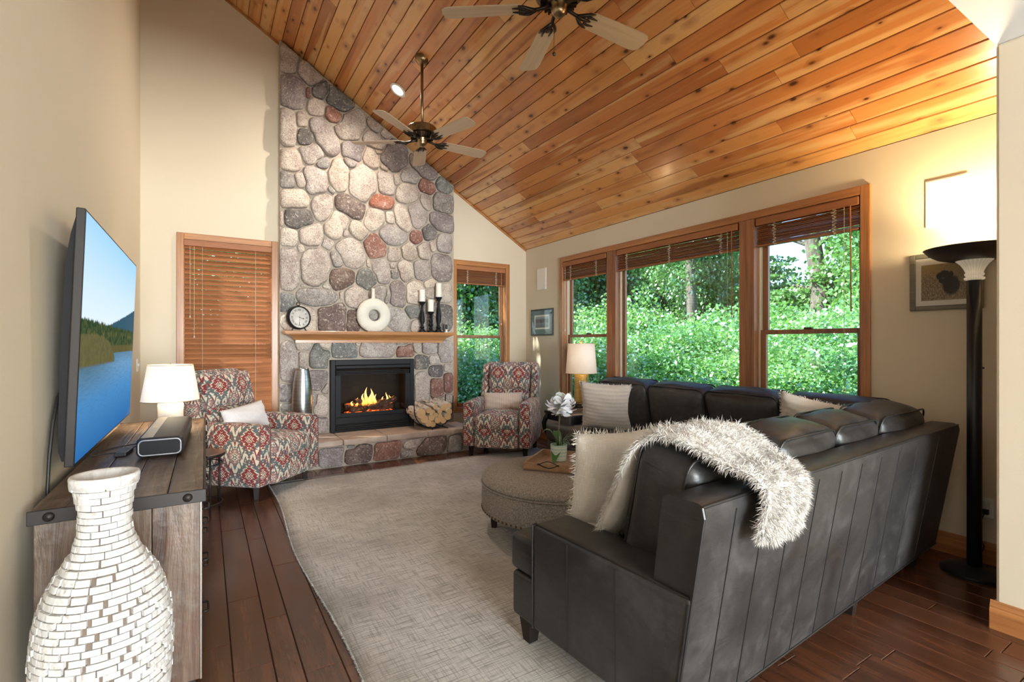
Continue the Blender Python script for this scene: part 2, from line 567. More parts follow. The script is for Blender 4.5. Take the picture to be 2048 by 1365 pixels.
# ceiling of tongue-and-groove boards
ceil = struct(empty('ceiling', (XW, YB, ZW)))
bm = new_bm()
prism(bm, [(XL - .15, zc(XL - .15) + .035), (XW + .15, zc(XW + .15) + .035), (XW + .15, zc(XW + .15) + .2), (XL - .15, zc(XL - .15) + .2)], YH - .12, YB + .15, 'xz')
o = finish('roof_deck', bm, MAT_GAP, ceil); o.matrix_parent_inverse = Matrix.Translation((-XW, -YB, -ZW))
sx, sz = -math.cos(TH), math.sin(TH)
nx, nz = -math.sin(TH), -math.cos(TH)      # down into the room
rp = random.Random(21)
s = 0.0
row = 0
while s < (XW - XL) / math.cos(TH) - 0.02:
    wd_ = 0.125
    ys = [YH]
    y = YH - rp.uniform(0.1, 1.9)
    while True:
        y += rp.choice((1.25, 1.85, 2.45, 3.05))
        if y > YB - 0.35: break
        if y > YH + 0.35: ys.append(y)
    ys.append(YB)
    for a, b in zip(ys[:-1], ys[1:]):
        bm = new_bm()
        g, e = 0.0022, 0.004
        prof = [(s + g, 0.03), (s + g, e), (s + g + e, 0), (s + wd_ - g - e, 0), (s + wd_ - g, e), (s + wd_ - g, 0.03)]
        A = [bm.verts.new((XW + sx * q - nx * h, a + .0012, ZW + sz * q - nz * h)) for q, h in prof]
        B = [bm.verts.new((XW + sx * q - nx * h, b - .0012, ZW + sz * q - nz * h)) for q, h in prof]
        bridge(bm, A, B); bm.faces.new(A[::-1]); bm.faces.new(B)
        o = finish('plank', bm, MAT_PINE, ceil); o.matrix_parent_inverse = Matrix.Translation((-XW, -YB, -ZW))
    s += wd_
    row += 1
# slim strip where the boards meet the gable and the side wall
bm = new_bm()
prism(bm, [(XL, zc(XL) - .028), (XW, zc(XW) - .028), (XW, zc(XW) - .004), (XL, zc(XL) - .004)], YB - .016, YB, 'xz')
struct(finish('trim_1', bm, OAK_X))

# floor
floor = finish('floor', (lambda b: (box(b, XL - .15, -6.65, -.12, XW + .15, YB + .15, -.006), b)[1])(new_bm()), MAT_SUB)
struct(floor)
rf = random.Random(5)
x = XL
while x < XW - 0.01:
    wv = rf.choice((0.098, 0.128, 0.128, 0.142))
    x1 = min(x + wv, XW)
    y = 0.45 - rf.uniform(0, 1.0)
    while y < YB - 0.02:
        L = rf.choice((0.62, 0.85, 1.1, 1.35))
        y1 = min(y + L, YB)
        if YB - y1 < 0.25: y1 = YB
        if not (x > XP and y1 < YH):
            b2 = rbox(x + .0011, y + .0011, -.016, x1 - .0011, y1 - .0011, 0.0, .0024, 1)
            finish('floor_plank', b2, MAT_FLOOR, floor)
        y = y1
    x = x1
b2 = new_bm()
x = XL
while x < XP:
    x1 = min(x + rf.choice((0.098, 0.128, 0.142)), XP)
    y = -6.5
    while y < -0.56:
        y1 = min(y + rf.choice((0.85, 1.1, 1.35)), -0.552)
        box(b2, x + .001, y + .001, -.016, x1 - .001, y1 - .001, 0)
        y = y1
    x = x1
stuff(finish('floor_plank_far', b2, MAT_FLOOR, floor))

# baseboards
def baseboard(name, p0, p1, nrm, mat):
    """stepped oak board along the wall from p0 to p1 (xy), nrm points into the room"""
    prof = [(0, 0), (.017, 0), (.017, .088), (.013, .097), (.013, .103), (.007, .118), (.004, .128), (0, .128)]
    b = new_bm()
    A = [b.verts.new((p0[0] + nrm[0] * d, p0[1] + nrm[1] * d, z)) for d, z in prof]
    B = [b.verts.new((p1[0] + nrm[0] * d, p1[1] + nrm[1] * d, z)) for d, z in prof]
    bridge(b, A, B); b.faces.new(A[::-1]); b.faces.new(B)
    return struct(finish(name, b, mat))
baseboard('baseboard_right', (XW, YH + .001), (XW, YB), (-1, 0), OAK_Y)
baseboard('baseboard_left', (XL, -6.4), (XL, YB), (1, 0), OAK_Y)
baseboard('baseboard_back_left', (XL + .018, YB), (.66, YB), (0, -1), OAK_X)
baseboard('baseboard_back_right', (2.78, YB), (XW - .018, YB), (0, -1), OAK_X)
baseboard('baseboard_pillar', (XP, -6.4), (XP, YH + .017), (-1, 0), OAK_Y)
baseboard('baseboard_niche', (XP, YH), (XW - .018, YH), (0, 1), OAK_X)

# ================================================================== WINDOWS
def bar(name, x0, y0, z0, x1, y1, z1, mat, parent, r=.004):
    cx, cy, cz = (x0 + x1) / 2, (y0 + y1) / 2, (z0 + z1) / 2
    o = finish(name, rbox(x0 - cx, y0 - cy, z0 - cz, x1 - cx, y1 - cy, z1 - cz, r), mat, parent)
    pl = parent.location if parent is not None else Vector((0, 0, 0))
    o.location = Vector((cx, cy, cz)) - pl
    return o
SASH = grain_wood('sash_wood', (0.34, 0.15, 0.06), (0.15, 0.058, 0.024), 2, 1.0, 0.4)
SASH_LINER = plain('pale_jamb_liner', (0.62, 0.56, 0.44), 0.5)
def casing_back(name, X):
    W = struct(empty(name, (sum(X) / 2, YB, WZ0)))
    bar('casing', X[0], YB - .022, WZ0, X[0] + CAS, YB + .0, WZ1, OAK_Z, W)
    bar('casing', X[1] - CAS, YB - .022, WZ0, X[1], YB + .0, WZ1, OAK_Z, W)
    bar('casing', X[0] + CAS, YB - .022, WZ1 - CAS, X[1] - CAS, YB, WZ1, OAK_X, W)
    bar('casing', X[0] + CAS, YB - .022, WZ0, X[1] - CAS, YB, WZ0 + CAS, OAK_X, W)
    a, b, c, d = X[0] + CAS - .008, X[1] - CAS + .008, WZ0 + CAS - .008, WZ1 - CAS + .008
    bar('jamb', a, YB, c, a + .012, YB + .14, d, OAK_Z, W, .001)
    bar('jamb', b - .012, YB, c, b, YB + .14, d, OAK_Z, W, .001)
    bar('jamb', a, YB, d - .012, b, YB + .14, d, OAK_X, W, .001)
    bar('sill', a, YB - .0, c, b, YB + .14, c + .012, OAK_X, W, .001)
    zm = 1.39
    for (z0, z1, yo) in ((c + .012, zm + .02, .062), (zm - .02, d - .012, .092)):
        sw = .042
        bar('sash', a + .012, YB + yo - .014, z0, a + .012 + sw, YB + yo + .014, z1, SASH, W, .003)
        bar('sash', b - .012 - sw, YB + yo - .014, z0, b - .012, YB + yo + .014, z1, SASH, W, .003)
        bar('sash', a + .012 + sw, YB + yo - .014, z0, b - .012 - sw, YB + yo + .014, z0 + (.05 if z0 < 1 else .032), SASH, W, .003)
        bar('sash', a + .012 + sw, YB + yo - .014, z1 - .036, b - .012 - sw, YB + yo + .014, z1, SASH, W, .003)
        bar('pane', a + .012 + sw, YB + yo - .002, z0 + .03, b - .012 - sw, YB + yo + .002, z1 - .03, MAT_GLASS, W, 0)
    return W
win1 = casing_back('window_1', BW1)
win2 = casing_back('window_2', BW2)

W3 = struct(empty('window_3', (XW, sum(RW) / 2, WZ0)))
bar('casing', XW - .022, RW[0], WZ0, XW, RW[0] + CAS, WZ1, OAK_Z, W3)
bar('casing', XW - .022, RW[1] - CAS, WZ0, XW, RW[1], WZ1, OAK_Z, W3)
bar('casing', XW - .022, RW[0] + CAS, WZ1 - CAS, XW, RW[1] - CAS, WZ1, OAK_Y, W3)
bar('casing', XW - .022, RW[0] + CAS, WZ0, XW, RW[1] - CAS, WZ0 + CAS, OAK_Y, W3)
MU = [(at_x(1231, 700, XW - .02).y, at_x(1213, 700, XW - .02).y), (at_x(1508, 700, XW - .02).y, at_x(1478, 700, XW - .02).y)]
for q in MU:
    bar('mullion', XW - .020, q[0], WZ0 + CAS, XW + .13, q[1], WZ1 - CAS, OAK_MULLION, W3)
BAYS = [(RW[0] + CAS - .008, MU[1][0]), (MU[1][1], MU[0][0]), (MU[0][1], RW[1] - CAS + .008)]
c, d = WZ0 + CAS - .008, WZ1 - CAS + .008
bar('jamb', XW, BAYS[0][0], c, XW + .14, BAYS[0][0] + .012, d, OAK_Z, W3, .001)
bar('jamb', XW, BAYS[2][1] - .012, c, XW + .14, BAYS[2][1], d, OAK_Z, W3, .001)
for i, (ya, yb) in enumerate(BAYS):
    bar('head', XW, ya, d - .012, XW + .14, yb, d, OAK_Y, W3, .001)
    bar('sill', XW, ya, c, XW + .14, yb, c + .012, OAK_Y, W3, .001)
    a0 = ya + (.012 if i == 0 else 0); b0 = yb - (.012 if i == 2 else 0)
    # pale liner strips beside the sash
    bar('jamb_liner', XW + .045, b0 - .012, c + .012, XW + .12, b0, d - .012, SASH_LINER, W3, .001)
    sets = [(c + .012, d - .012, .085)] if i == 1 else [(c + .012, 1.41, .070), (1.375, d - .012, .100)]
    b0 -= .012
    for z0, z1, xo in sets:
        sw = .046
        bar('sash', XW + xo - .015, a0, z0, XW + xo + .015, a0 + sw, z1, SASH, W3, .003)
        bar('sash', XW + xo - .015, b0 - sw, z0, XW + xo + .015, b0, z1, SASH, W3, .003)
        bar('sash', XW + xo - .015, a0 + sw, z0, XW + xo + .015, b0 - sw, z0 + .036, SASH, W3, .003)
        bar('sash', XW + xo - .015, a0 + sw, z1 - .036, XW + xo + .015, b0 - sw, z1, SASH, W3, .003)
        bar('pane', XW + xo - .002, a0 + sw, z0 + .03, XW + xo + .002, b0 - sw, z1 - .03, MAT_GLASS, W3, 0)
    if i != 1:
        ym = (a0 + b0) / 2
        bar('sash_lock', XW + .045, ym - .03, 1.41, XW + .08, ym + .03, 1.425, plain('bronze_lock', (.09, .06, .035), .4, .8), W3, .004)

# ------------------------------------------------------------------ wooden blinds
SLAT_X = grain_wood('blind_slat', (0.45, 0.18, 0.068), (0.25, 0.09, 0.034), 0, 1.0, 0.55, 0.0, vary=.5)
CORD = plain('blind_cord', (0.62, 0.55, 0.42), 0.8)
def blind(name, label, along, c, length, ztop, zbot, tilt, n, closed, cords, wand, group='wooden blinds'):
    """along: 'x' or 'y'; c is the centre of the headrail at ztop"""
    rz = 0 if along == 'x' else -PI / 2
    B = thing(name, label, 'blind', (c[0], c[1], zbot), rz, group)
    H = ztop - zbot
    ml = SLAT_X
    L = length / 2
    finish('headrail', rbox(-L, -.03, H - .058, L, .03, H, .006), ml, B)
    rr = random.Random(len(label))
    hw0 = .029 if closed else .025
    sl = rbox(-L + .004, -hw0, -.0016, L - .004, hw0, .0016, .001, 1)
    me = bpy.data.meshes.new('slat'); sl.to_mesh(me); sl.free(); me.materials.append(ml)
    z1 = H - .062
    for i in range(n):
        z = .014 + (z1 - .014) * i / (n - 1)
        o = link('slat', me, None, B, (0, rr.uniform(-.003, .003), z))
        o.rotation_euler = (tilt + rr.uniform(-.03, .03) * (1 if closed else 3), rr.uniform(-.004, .004) if not closed else 0, 0)
    finish('bottom_rail', rbox(-L + .003, -.026, -.004, L - .003, .026, .010, .004), ml, B)
    for cx in cords:
        b = new_bm()
        if closed:
            for yy in (-.027, .027): tube(b, [(cx, yy, 0), (cx, yy, H - .05)], .0014, 5)
        else:
            pts = []
            k = 26
            for j in range(k):
                t_ = j / (k - 1)
                pts.append((cx + .016 * math.sin(j * 1.9) + rr.uniform(-.006, .006), -.028 - .004 * math.cos(j * 2.3), -.012 + (H - .05) * t_))
            tube(b, pts, .0016, 5)
            tube(b, [(p[0] + .006 * math.sin(i * 3.1), p[1] - .003, p[2] + .004) for i, p in enumerate(pts)], .0014, 5)
        finish('ladder_cord', b, CORD, B)
    for (wx, wl, kind) in wand:
        b = new_bm()
        if kind == 'wand':
            tube(b, [(wx, -.036, H - .06), (wx + .006, -.04, H - .06 - wl)], .0042, 6)
            finish('tilt_wand', b, ml, B)
        else:
            tube(b, [(wx, -.035, H - .06), (wx, -.036, H - .06 - wl)], .0016, 5)
            lathe(b, [(.003, .018), (.006, .008), (.007, -.004), (.0, -.008)], 8, (wx, -.036, H - .06 - wl - .015))
            finish('pull_cord', b, CORD, B)
    return B
i1 = BW1[0] + CAS, BW1[1] - CAS
blind('wood_blind', 'wooden blind lowered and closed over the window left of the stone chimney', 'x', (sum(i1) / 2, YB - .002, 0), i1[1] - i1[0] + .004,
      2.335, .44, 1.02, 37, True, (-.24, .24), ((-.345, .70, 'cord'), (-.31, .90, 'cord')))
i2 = BW2[0] + CAS, BW2[1] - CAS
blind('wood_blind', 'raised wooden blind bunched over the narrow window right of the chimney', 'x', (sum(i2) / 2, YB + .012, 0), i2[1] - i2[0] - .004,
      2.335, 2.095, .42, 15, False, (-.22, .22), ((.30, .7, 'cord'),))
lab = ['raised wooden blind over the sash window nearest the floor lamp', 'wide raised wooden blind over the big picture window pane', 'small raised wooden blind over the sash window behind the gold lamp']
for i, (ya, yb) in enumerate(BAYS):
    L = yb - ya - .03
    cr = (-L / 2 + .16, L / 2 - .16) if i != 1 else (-L / 2 + .16, 0, L / 2 - .16)
    wn = ((L / 2 - .05, .75, 'wand'), (L / 2 - .09, 1.3, 'cord')) if i < 2 else ((-L / 2 + .06, .8, 'cord'),)
    o = blind('wood_blind', lab[i], 'y', (XW + .006, (ya + yb) / 2, 0), L, 2.335, 2.105, .42, 15, False, cr, wn)

# ================================================================== STONE FIREPLACE
def m_stone():
    t = T('fieldstone')
    c0 = t.ocol(); p = t.pos(); r = t.rnd()
    p2 = t.vm('ADD', p, t.com(t.ma('MULTIPLY', r, 13.0), 0.0, t.ma('MULTIPLY', r, 7.0)))
    big = t.noise(p2, 5.0, 4, 0.6, 0.5)
    sp = t.noise(p2, 95.0, 2, 0.7)
    sp2 = t.noise(p2, 38.0, 3, 0.6)
    c = t.mix(t.ramp(big, [(0.38, 0.75), (0.60, 0.0)]), c0, t.mix(1.0, c0, (0.62, 0.56, 0.55), 'MULTIPLY'))
    c = t.mix(t.ramp(big, [(0.52, 0.0), (0.72, 0.6)]), c, t.mix(0.5, c0, (0.62, 0.54, 0.45)))
    c = t.mix(t.ramp(sp, [(0.47, 0.0), (0.64, 0.85)]), c, t.mix(1.0, c, (0.40, 0.36, 0.36), 'MULTIPLY'))
    c = t.mix(t.ramp(sp2, [(0.56, 0.0), (0.70, 0.5)]), c, (0.74, 0.67, 0.58))
    h = t.ma('ADD', t.ma('MULTIPLY', big, 1.6), t.ma('ADD', t.ma('MULTIPLY', sp2, 0.5), t.ma('MULTIPLY', sp, 0.18)))
    return t.pbr(c, 0.82, normal=t.bump(h, 0.75, 0.014))
MAT_STONE = m_stone()
def m_mortar():
    t = T('tan_mortar')
    n = t.noise(t.pos(), 130.0, 3, 0.7)
    c = t.ramp(n, [(0.3, (0.36, 0.30, 0.24)), (0.7, (0.52, 0.45, 0.37))])
    return t.pbr(c, 0.95, normal=t.bump(n, 0.5, 0.004))
MAT_MORTAR = m_mortar()
def m_slab():
    t = T('hearth_flagstone')
    p = t.pos(); r = t.rnd()
    n = t.noise(p, 4.0, 4, 0.6, 0.4); n2 = t.noise(p, 60.0, 3, 0.6)
    c = t.ramp(n, [(0.3, (0.40, 0.30, 0.24)), (0.7, (0.58, 0.47, 0.38))])
    c = t.mix(t.ma('MULTIPLY', n2, 0.3), c, (0.33, 0.25, 0.20))
    return t.pbr(c, 0.6, normal=t.bump(t.ma('ADD', n, n2), 0.35, 0.006))
MAT_SLAB = m_slab()

PAL = {'W': (.66, .58, .49), 'T': (.57, .50, .435), 'G': (.36, .335, .31), 'D': (.175, .168, .162), 'P': (.32, .28, .277),
       'L': (.48, .43, .40), 'R': (.34, .17, .13), 'O': (.46, .175, .11), 'B': (.205, .145, .122), 'E': (.235, .245, .23)}
# photographed stones: view (A, B, C), centre, half sizes, turn in degrees, colour
ST = """A 118 195 66 108 0 L;A 275 312 88 62 38 L;A 150 425 98 122 0 P;A 262 428 20 42 0 R;A 352 412 72 54 -35 D;A 470 475 112 66 32 D;A 317 532 64 64 0 T;
A 442 590 76 54 20 R;A 552 655 120 100 -40 T;A 708 652 56 38 38 T;A 120 662 64 142 0 T;A 222 606 44 60 0 T;A 243 730 58 60 20 D;A 376 728 80 150 -27 L;A 715 752 102 52 22 T;
A 792 708 36 34 38 T;A 566 822 80 72 0 P;A 140 890 80 82 0 W;A 297 848 88 70 -25 L;A 362 906 60 42 -25 G;A 690 880 60 68 -40 W;A 850 868 95 112 20 P;A 548 906 55 34 20 L;
A 742 832 28 16 0 W;A 782 942 36 20 25 W;A 115 1025 62 64 0 G;A 208 1022 42 56 -20 T;A 312 1032 84 108 -18 L;A 472 990 66 124 0 W;A 638 1045 98 134 0 T;A 794 1042 62 90 -8 T;
A 868 1018 26 50 0 W;A 950 996 66 56 0 G;A 1040 930 112 58 42 P;A 1186 1060 54 48 30 E;A 1072 1070 58 50 20 R;A 938 1116 82 74 0 W;A 166 1156 104 76 0 W;A 360 1202 78 104 10 T;
A 418 1092 36 22 35 G;A 758 1172 96 54 5 O;A 552 1208 122 72 25 B;A 1066 1176 46 56 0 T;A 1176 1182 66 68 0 G;A 200 1286 108 76 -5 D;A 714 1292 76 76 0 W;A 1012 1262 64 100 -12 L;
A 908 1290 54 106 -20 W;A 820 1278 34 50 0 W;A 1166 1312 80 64 10 P;A 76 1290 18 58 0 W;
B 572 300 98 132 22 W;B 355 385 106 106 0 T;B 160 405 80 82 0 W;B 645 372 34 34 0 T;B 748 345 72 96 -38 W;B 1052 388 134 92 5 L;B 1246 405 56 66 0 R;B 1362 358 64 76 -20 D;
B 1482 456 60 90 0 L;B 1392 482 28 52 -10 T;B 492 462 56 50 25 L;B 690 540 128 138 -25 T;B 900 482 98 104 -20 R;B 266 502 34 40 -20 T;B 168 680 86 192 0 L;B 396 656 130 176 0 T;
B 572 592 54 86 -22 G;B 1062 546 62 66 0 W;B 1190 530 70 92 -24 W;B 1312 530 58 82 -10 T;B 842 626 22 42 -10 W;B 952 702 74 118 -20 L;B 1456 660 80 128 0 P;B 1166 692 74 98 -20 W;
B 1294 682 80 100 0 L;B 1052 648 28 30 0 T;B 1066 722 38 48 0 G;B 610 756 126 98 -20 B;B 828 768 96 96 30 E;B 1366 796 54 42 -20 W;B 484 822 46 28 20 T;B 282 820 26 14 0 T;
B 405 922 196 84 5 G;B 150 962 76 92 0 E;B 735 912 94 106 0 T;B 610 902 22 40 0 T;B 932 882 92 76 -10 G;B 1096 902 70 142 -8 P;B 1228 882 72 124 10 W;B 1480 880 62 90 0 T;
B 1366 886 36 42 0 T;B 262 1086 150 120 20 T;B 536 1082 136 128 -15 B;B 704 1112 58 92 0 B;B 1108 1092 112 96 40 G;B 1212 1042 72 76 -30 E;B 1242 1152 42 58 0 T;B 1452 1082 88 112 0 D;
B 1342 1062 48 124 0 G;B 1002 902 24 62 15 G;B 860 1050 60 90 0 G;
C 165 380 80 166 0 L;C 285 226 76 50 0 T;C 285 332 46 92 0 T;C 425 322 96 102 10 E;C 472 216 52 46 20 W;C 636 268 122 80 0 E;C 920 266 162 82 0 L;C 1156 278 84 60 -8 R;
C 1126 200 50 16 0 G;C 750 206 26 24 0 W;C 1256 242 40 46 0 T;C 1362 242 66 56 0 L;C 1492 282 62 88 0 L;C 1290 362 72 66 0 D;C 1406 346 56 50 0 T;C 1420 432 66 68 20 D;
C 1296 640 70 210 0 T;C 1430 582 62 98 0 R;C 1516 540 38 98 0 R;C 1512 412 36 36 0 T;C 420 510 92 88 0 P;C 486 582 42 62 15 T;C 140 622 62 82 0 P;C 450 742 66 108 0 T;
C 368 672 30 56 0 G;C 150 762 62 52 0 G;C 440 892 82 78 0 P;C 1478 690 86 44 -12 W;C 1450 800 112 70 0 G;C 250 610 56 110 0 G;C 262 760 52 60 0 T;C 200 880 110 66 0 G;C 310 905 50 60 0 L;C 1300 890 76 44 0 T;C 1450 910 80 50 0 L"""
HS = """C 530 1182 126 92 -8 P;C 745 1150 142 96 -25 B;C 1000 1118 116 92 0 R;C 1226 1062 92 44 -20 T;C 1172 1142 62 40 -15 G;C 1382 1076 142 78 -15 B;C 1572 1062 58 82 0 G;
C 392 1192 14 80 0 G;C 700 1082 46 30 0 G;C 300 1210 86 80 0 L;C 130 1215 80 70 0 P"""
VIEW = {'A': (540, 60, 400 / 1365.0), 'B': (540, 380, 400 / 1706.0), 'C': (540, 640, 400 / 1706.0)}
def stone_list(txt, Y):
    out = []
    for e in txt.replace('\n', '').split(';'):
        v, x, y, rx, ry, an, c = e.split()
        ox, oy, k = VIEW[v]
        u, w_ = ox + float(x) * k, oy + float(y) * k
        p = at_y(u, w_, Y)
        mx = (at_y(u + 1, w_, Y).x - p.x); mz = p.z - at_y(u, w_ + 1, Y).z
        out.append((p.x, p.z, float(rx) * k * mx, float(ry) * k * mz, math.radians(float(an)), c))
    return out
def stones(lst, inside, Y, parent, proud, seed):
    """fit each stone into the room its neighbours leave it, then crown it"""
    rg = random.Random(seed)
    n = len(lst)
    C_ = np.array([[q[0], q[1]] for q in lst]); 
    A_ = np.array([q[4] for q in lst]); RX = np.array([q[2] for q in lst]); RY = np.array([q[3] for q in lst])
    ca, sa = np.cos(-A_), np.sin(-A_)     # photo turns are clockwise on screen
    def metric(p):
        dx = p[0] - C_[:, 0]; dz = p[1] - C_[:, 1]
        lx = dx * ca + dz * sa; lz = -dx * sa + dz * ca
        return (np.abs(lx / RX) ** 3.2 + np.abs(lz / RY) ** 3.2) ** (1 / 3.2)
    for i, (cx, cz, rx, rz, an, col) in enumerate(lst):
        K = 26
        rad = []
        for k in range(K):
            a = 2 * PI * k / K
            dx, dz = math.cos(a), math.sin(a)
            t_, best, step_ = 0.0, 0.0, 0.006
            while t_ < 0.9:
                t_ += step_
                p = (cx + dx * t_, cz + dz * t_)
                if not inside(*p): break
                m = metric(p)
                me_ = m[i]
                if me_ > 1.32: break
                m[i] = 9
                if me_ > m.min() - 0.0: break
                best = t_
            rad.append(max(best - 0.0045, 0.008))
        rad = [0.16 * rad[k - 1] + 0.68 * rad[k] + 0.16 * rad[(k + 1) % K] for k in range(K)]
        rad = [min(rad[k], 1.25 * (rad[k - 1] + rad[(k + 1) % K]) / 2) for k in range(K)]
        rad = [q * rg.uniform(.965, 1.0) for q in rad]
        bm_ = new_bm()
        D = proud * rg.uniform(0.75, 1.15) * min(1.0, 0.55 + min(rx, rz) * 5)
        tx, tz = rg.uniform(-.08, .08), rg.uniform(-.08, .08)
        rings = []
        for f, dep in ((1.0, -0.012), (1.0, D * .45), (0.955, D * .80), (0.86, D * .96), (0.55, D * 1.06)):
            rg2 = []
            for k in range(K):
                a = 2 * PI * k / K
                rr = rad[k] * f
                ex, ez = math.cos(a) * rr, math.sin(a) * rr
                dd = dep + (ex * tx + ez * tz + rg.uniform(-.0022, .0022)) * (1 if dep > D * .5 else 0)
                rg2.append(bm_.verts.new((ex, -dd, ez)))
            rings.append(rg2)
        for a_, b_ in zip(rings[:-1], rings[1:]): bridge(bm_, a_, b_)
        cv = bm_.verts.new((0, -D * 1.08, 0))
        for k in range(K): bm_.faces.new((rings[-1][k], rings[-1][(k + 1) % K], cv))
        bm_.faces.new(rings[0][::-1])
        pc = PAL[col]; j = rg.uniform(.9, 1.1); q = rg.uniform(-.02, .02)
        finish('stone', bm_, MAT_STONE, parent, (cx - parent.location.x, Y - parent.location.y, cz - parent.location.z), smooth=True,
               color=(pc[0] * j + q * .4, pc[1] * j, pc[2] * j - q * .4))

FX0, FX1, YS = 0.685, 2.745, 5.865
fp = thing('stone_fireplace', 'tall fieldstone chimney and raised hearth reaching up to the sloped ceiling', 'fireplace', (1.7, 5.6, 0))
bm = new_bm()
z0 = 0.222
def core(a, b, c, d): box(bm, a, YS, c, b, YB - .001, d)
wall_cells(bm, [FX0, FX1], [z0, 2.5], [FB], core)
prism(bm, [(FX0, 2.5), (FX1, 2.5), (FX1, zc(FX1) - .004), (FX0, zc(FX0) - .004)], YS, YB - .001, 'xz')
o = finish('mortar_bed', bm, MAT_MORTAR, fp); o.location = -fp.location
stones(stone_list(ST, YS - .02), lambda x, z: FX0 - .004 < x < FX1 + .004 and .287 < z < zc(x) - .012 and not (FB[0] - .012 < x < FB[1] + .012 and z < FB[3] + .012), YS, fp, .046, 3)
HX0, HX1, YF = 0.70, 2.775, 5.385
bm = new_bm(); box(bm, HX0, YF, 0, HX1, YS, .222)
o = finish('hearth_core', bm, MAT_MORTAR, fp); o.location = -fp.location
stones(stone_list(HS, YF - .015), lambda x, z: HX0 < x < HX1 and .004 < z < .219, YF, fp, .045, 8)
js = [HX0 - .015] + [at_y(u, v, YF - .03).x for u, v in ((686.5, 889), (774.5, 880), (856, 871))] + [HX1 + .015]
for a, b in zip(js[:-1], js[1:]):
    b_ = rbox(a + .004, YF - .035, .222, b - .004, YS, .283, .009, 2)
    bmesh.ops.subdivide_edges(b_, edges=[e for e in b_.edges if e.calc_length() > .1], cuts=5, use_grid_fill=True)
    rr = random.Random(int(a * 1000))
    for v in b_.verts:
        if v.co.y < YF - .02: v.co.y += rr.uniform(-.006, .006)
        v.co.z += rr.uniform(-.0015, .0015)
    o = finish('hearth_slab', b_, MAT_SLAB, fp, angle=40); o.location = -fp.location

# ------------------------------------------------------------------ gas insert
BLK = plain('black_enamel', (0.008, 0.009, 0.011), 0.5, **{'Specular IOR Level': 0.25})
BLK2 = plain('black_steel', (0.012, 0.013, 0.016), 0.55, 0.1, **{'Specular IOR Level': 0.25})
FBK = plain('firebox_lining', (0.02, 0.017, 0.015), 0.9)
ins = thing('fireplace_insert', 'black gas fireplace insert with louvres and burning logs behind glass', 'fireplace insert', (1.695, YS - .05, .283))
def ib(name, x0, y0, z0, x1, y1, z1, mat=BLK, par=ins, r=.004):
    L = ins.location
    return finish(name, rbox(x0 - L.x, y0 - L.y, z0 - L.z, x1 - L.x, y1 - L.y, z1 - L.z, r), mat, par)
X0, X1, Z0, Z1 = 1.203, 2.187, .285, 1.108
yf = YS - .055
ib('surround', X0, yf, Z0, X0 + .05, yf + .09, Z1); ib('surround', X1 - .05, yf, Z0, X1, yf + .09, Z1)
ib('surround', X0 + .05, yf, Z1 - .06, X1 - .05, yf + .09, Z1)
ib('hood', X0 + .05, yf - .012, Z1 - .105, X1 - .05, yf + .05, Z1 - .06, BLK, ins, .012)
for k in range(3):
    z = .935 + k * .018
    o = ib('louvre', X0 + .06, yf + .004, z, X1 - .06, yf + .03, z + .010, BLK2, ins, .002)
for k in range(3):
    z = .300 + k * .022
    ib('louvre', X0 + .06, yf + .004, z, X1 - .06, yf + .03, z + .012, BLK2, ins, .002)
ib('lower_panel', X0 + .05, yf + .004, .372, X1 - .05, yf + .05, .452, BLK, ins, .006)
ib('kick_panel', X0 + .05, yf + .03, Z0, X1 - .05, yf + .05, .372, FBK, ins, 0)
GX0, GX1, GZ0, GZ1 = 1.315, 2.075, .497, .925
ib('door_frame', X0 + .05, yf - .002, .452, GX0, yf + .04, .935, BLK2); ib('door_frame', GX1, yf - .002, .452, X1 - .05, yf + .04, .935, BLK2)
ib('door_frame', GX0, yf - .002, .452, GX1, yf + .04, GZ0, BLK2)
ib('glass', GX0, yf + .020, GZ0, GX1, yf + .024, .935, m_glass('fire_glass', 0.8), ins, 0)
L = ins.location
bm = new_bm()
for a in ((X0 + .02, yf + .04, .35, X0 + .03, 6.25, 1.08), (X1 - .03, yf + .04, .35, X1 - .02, 6.25, 1.08), (X0 + .02, 6.24, .35, X1 - .02, 6.25, 1.08),
          (X0 + .02, yf + .04, 1.07, X1 - .02, 6.25, 1.08), (X0 + .02, yf + .05, .44, X1 - .02, 6.25, .455)):
    box(bm, a[0] - L.x, a[1] - L.y, a[2] - L.z, a[3] - L.x, a[4] - L.y, a[5] - L.z)
finish('firebox', bm, FBK, ins)
bm = new_bm()
for a in ((FB[0] - .08, YB + .151, .20, FB[0] - .001, 6.32, 1.20), (FB[1] + .001, YB + .151, .20, FB[1] + .08, 6.32, 1.20), (FB[0] - .08, YB + .151, 1.112, FB[1] + .08, 6.32, 1.20), (FB[0] - .08, 6.27, .20, FB[1] + .08, 6.32, 1.20), (FB[0] - .08, YB + .151, .20, FB[1] + .08, 6.32, .281)):
    box(bm, a[0] - L.x, a[1] - L.y, a[2] - L.z, a[3] - L.x, a[4] - L.y, a[5] - L.z)
finish('outer_casing', bm, FBK, ins)
def m_charlog():
    t = T('charred_log')
    n = t.noise(t.obj(), 26.0, 4, 0.65)
    c = t.ramp(n, [(0.35, (0.012, 0.009, 0.008)), (0.6, (0.09, 0.055, 0.035)), (0.75, (0.22, 0.18, 0.15))])
    hot = t.ramp(t.noise(t.obj(), 9.0, 3), [(0.56, 0.0), (0.72, 1.0)])
    return t.pbr(c, 0.9, normal=t.bump(n, 0.7, 0.01), **{'Emission Color': (1.0, 0.16, 0.02), 'Emission Strength': t.ma('MULTIPLY', hot, 1.6)})
CHAR = m_charlog()
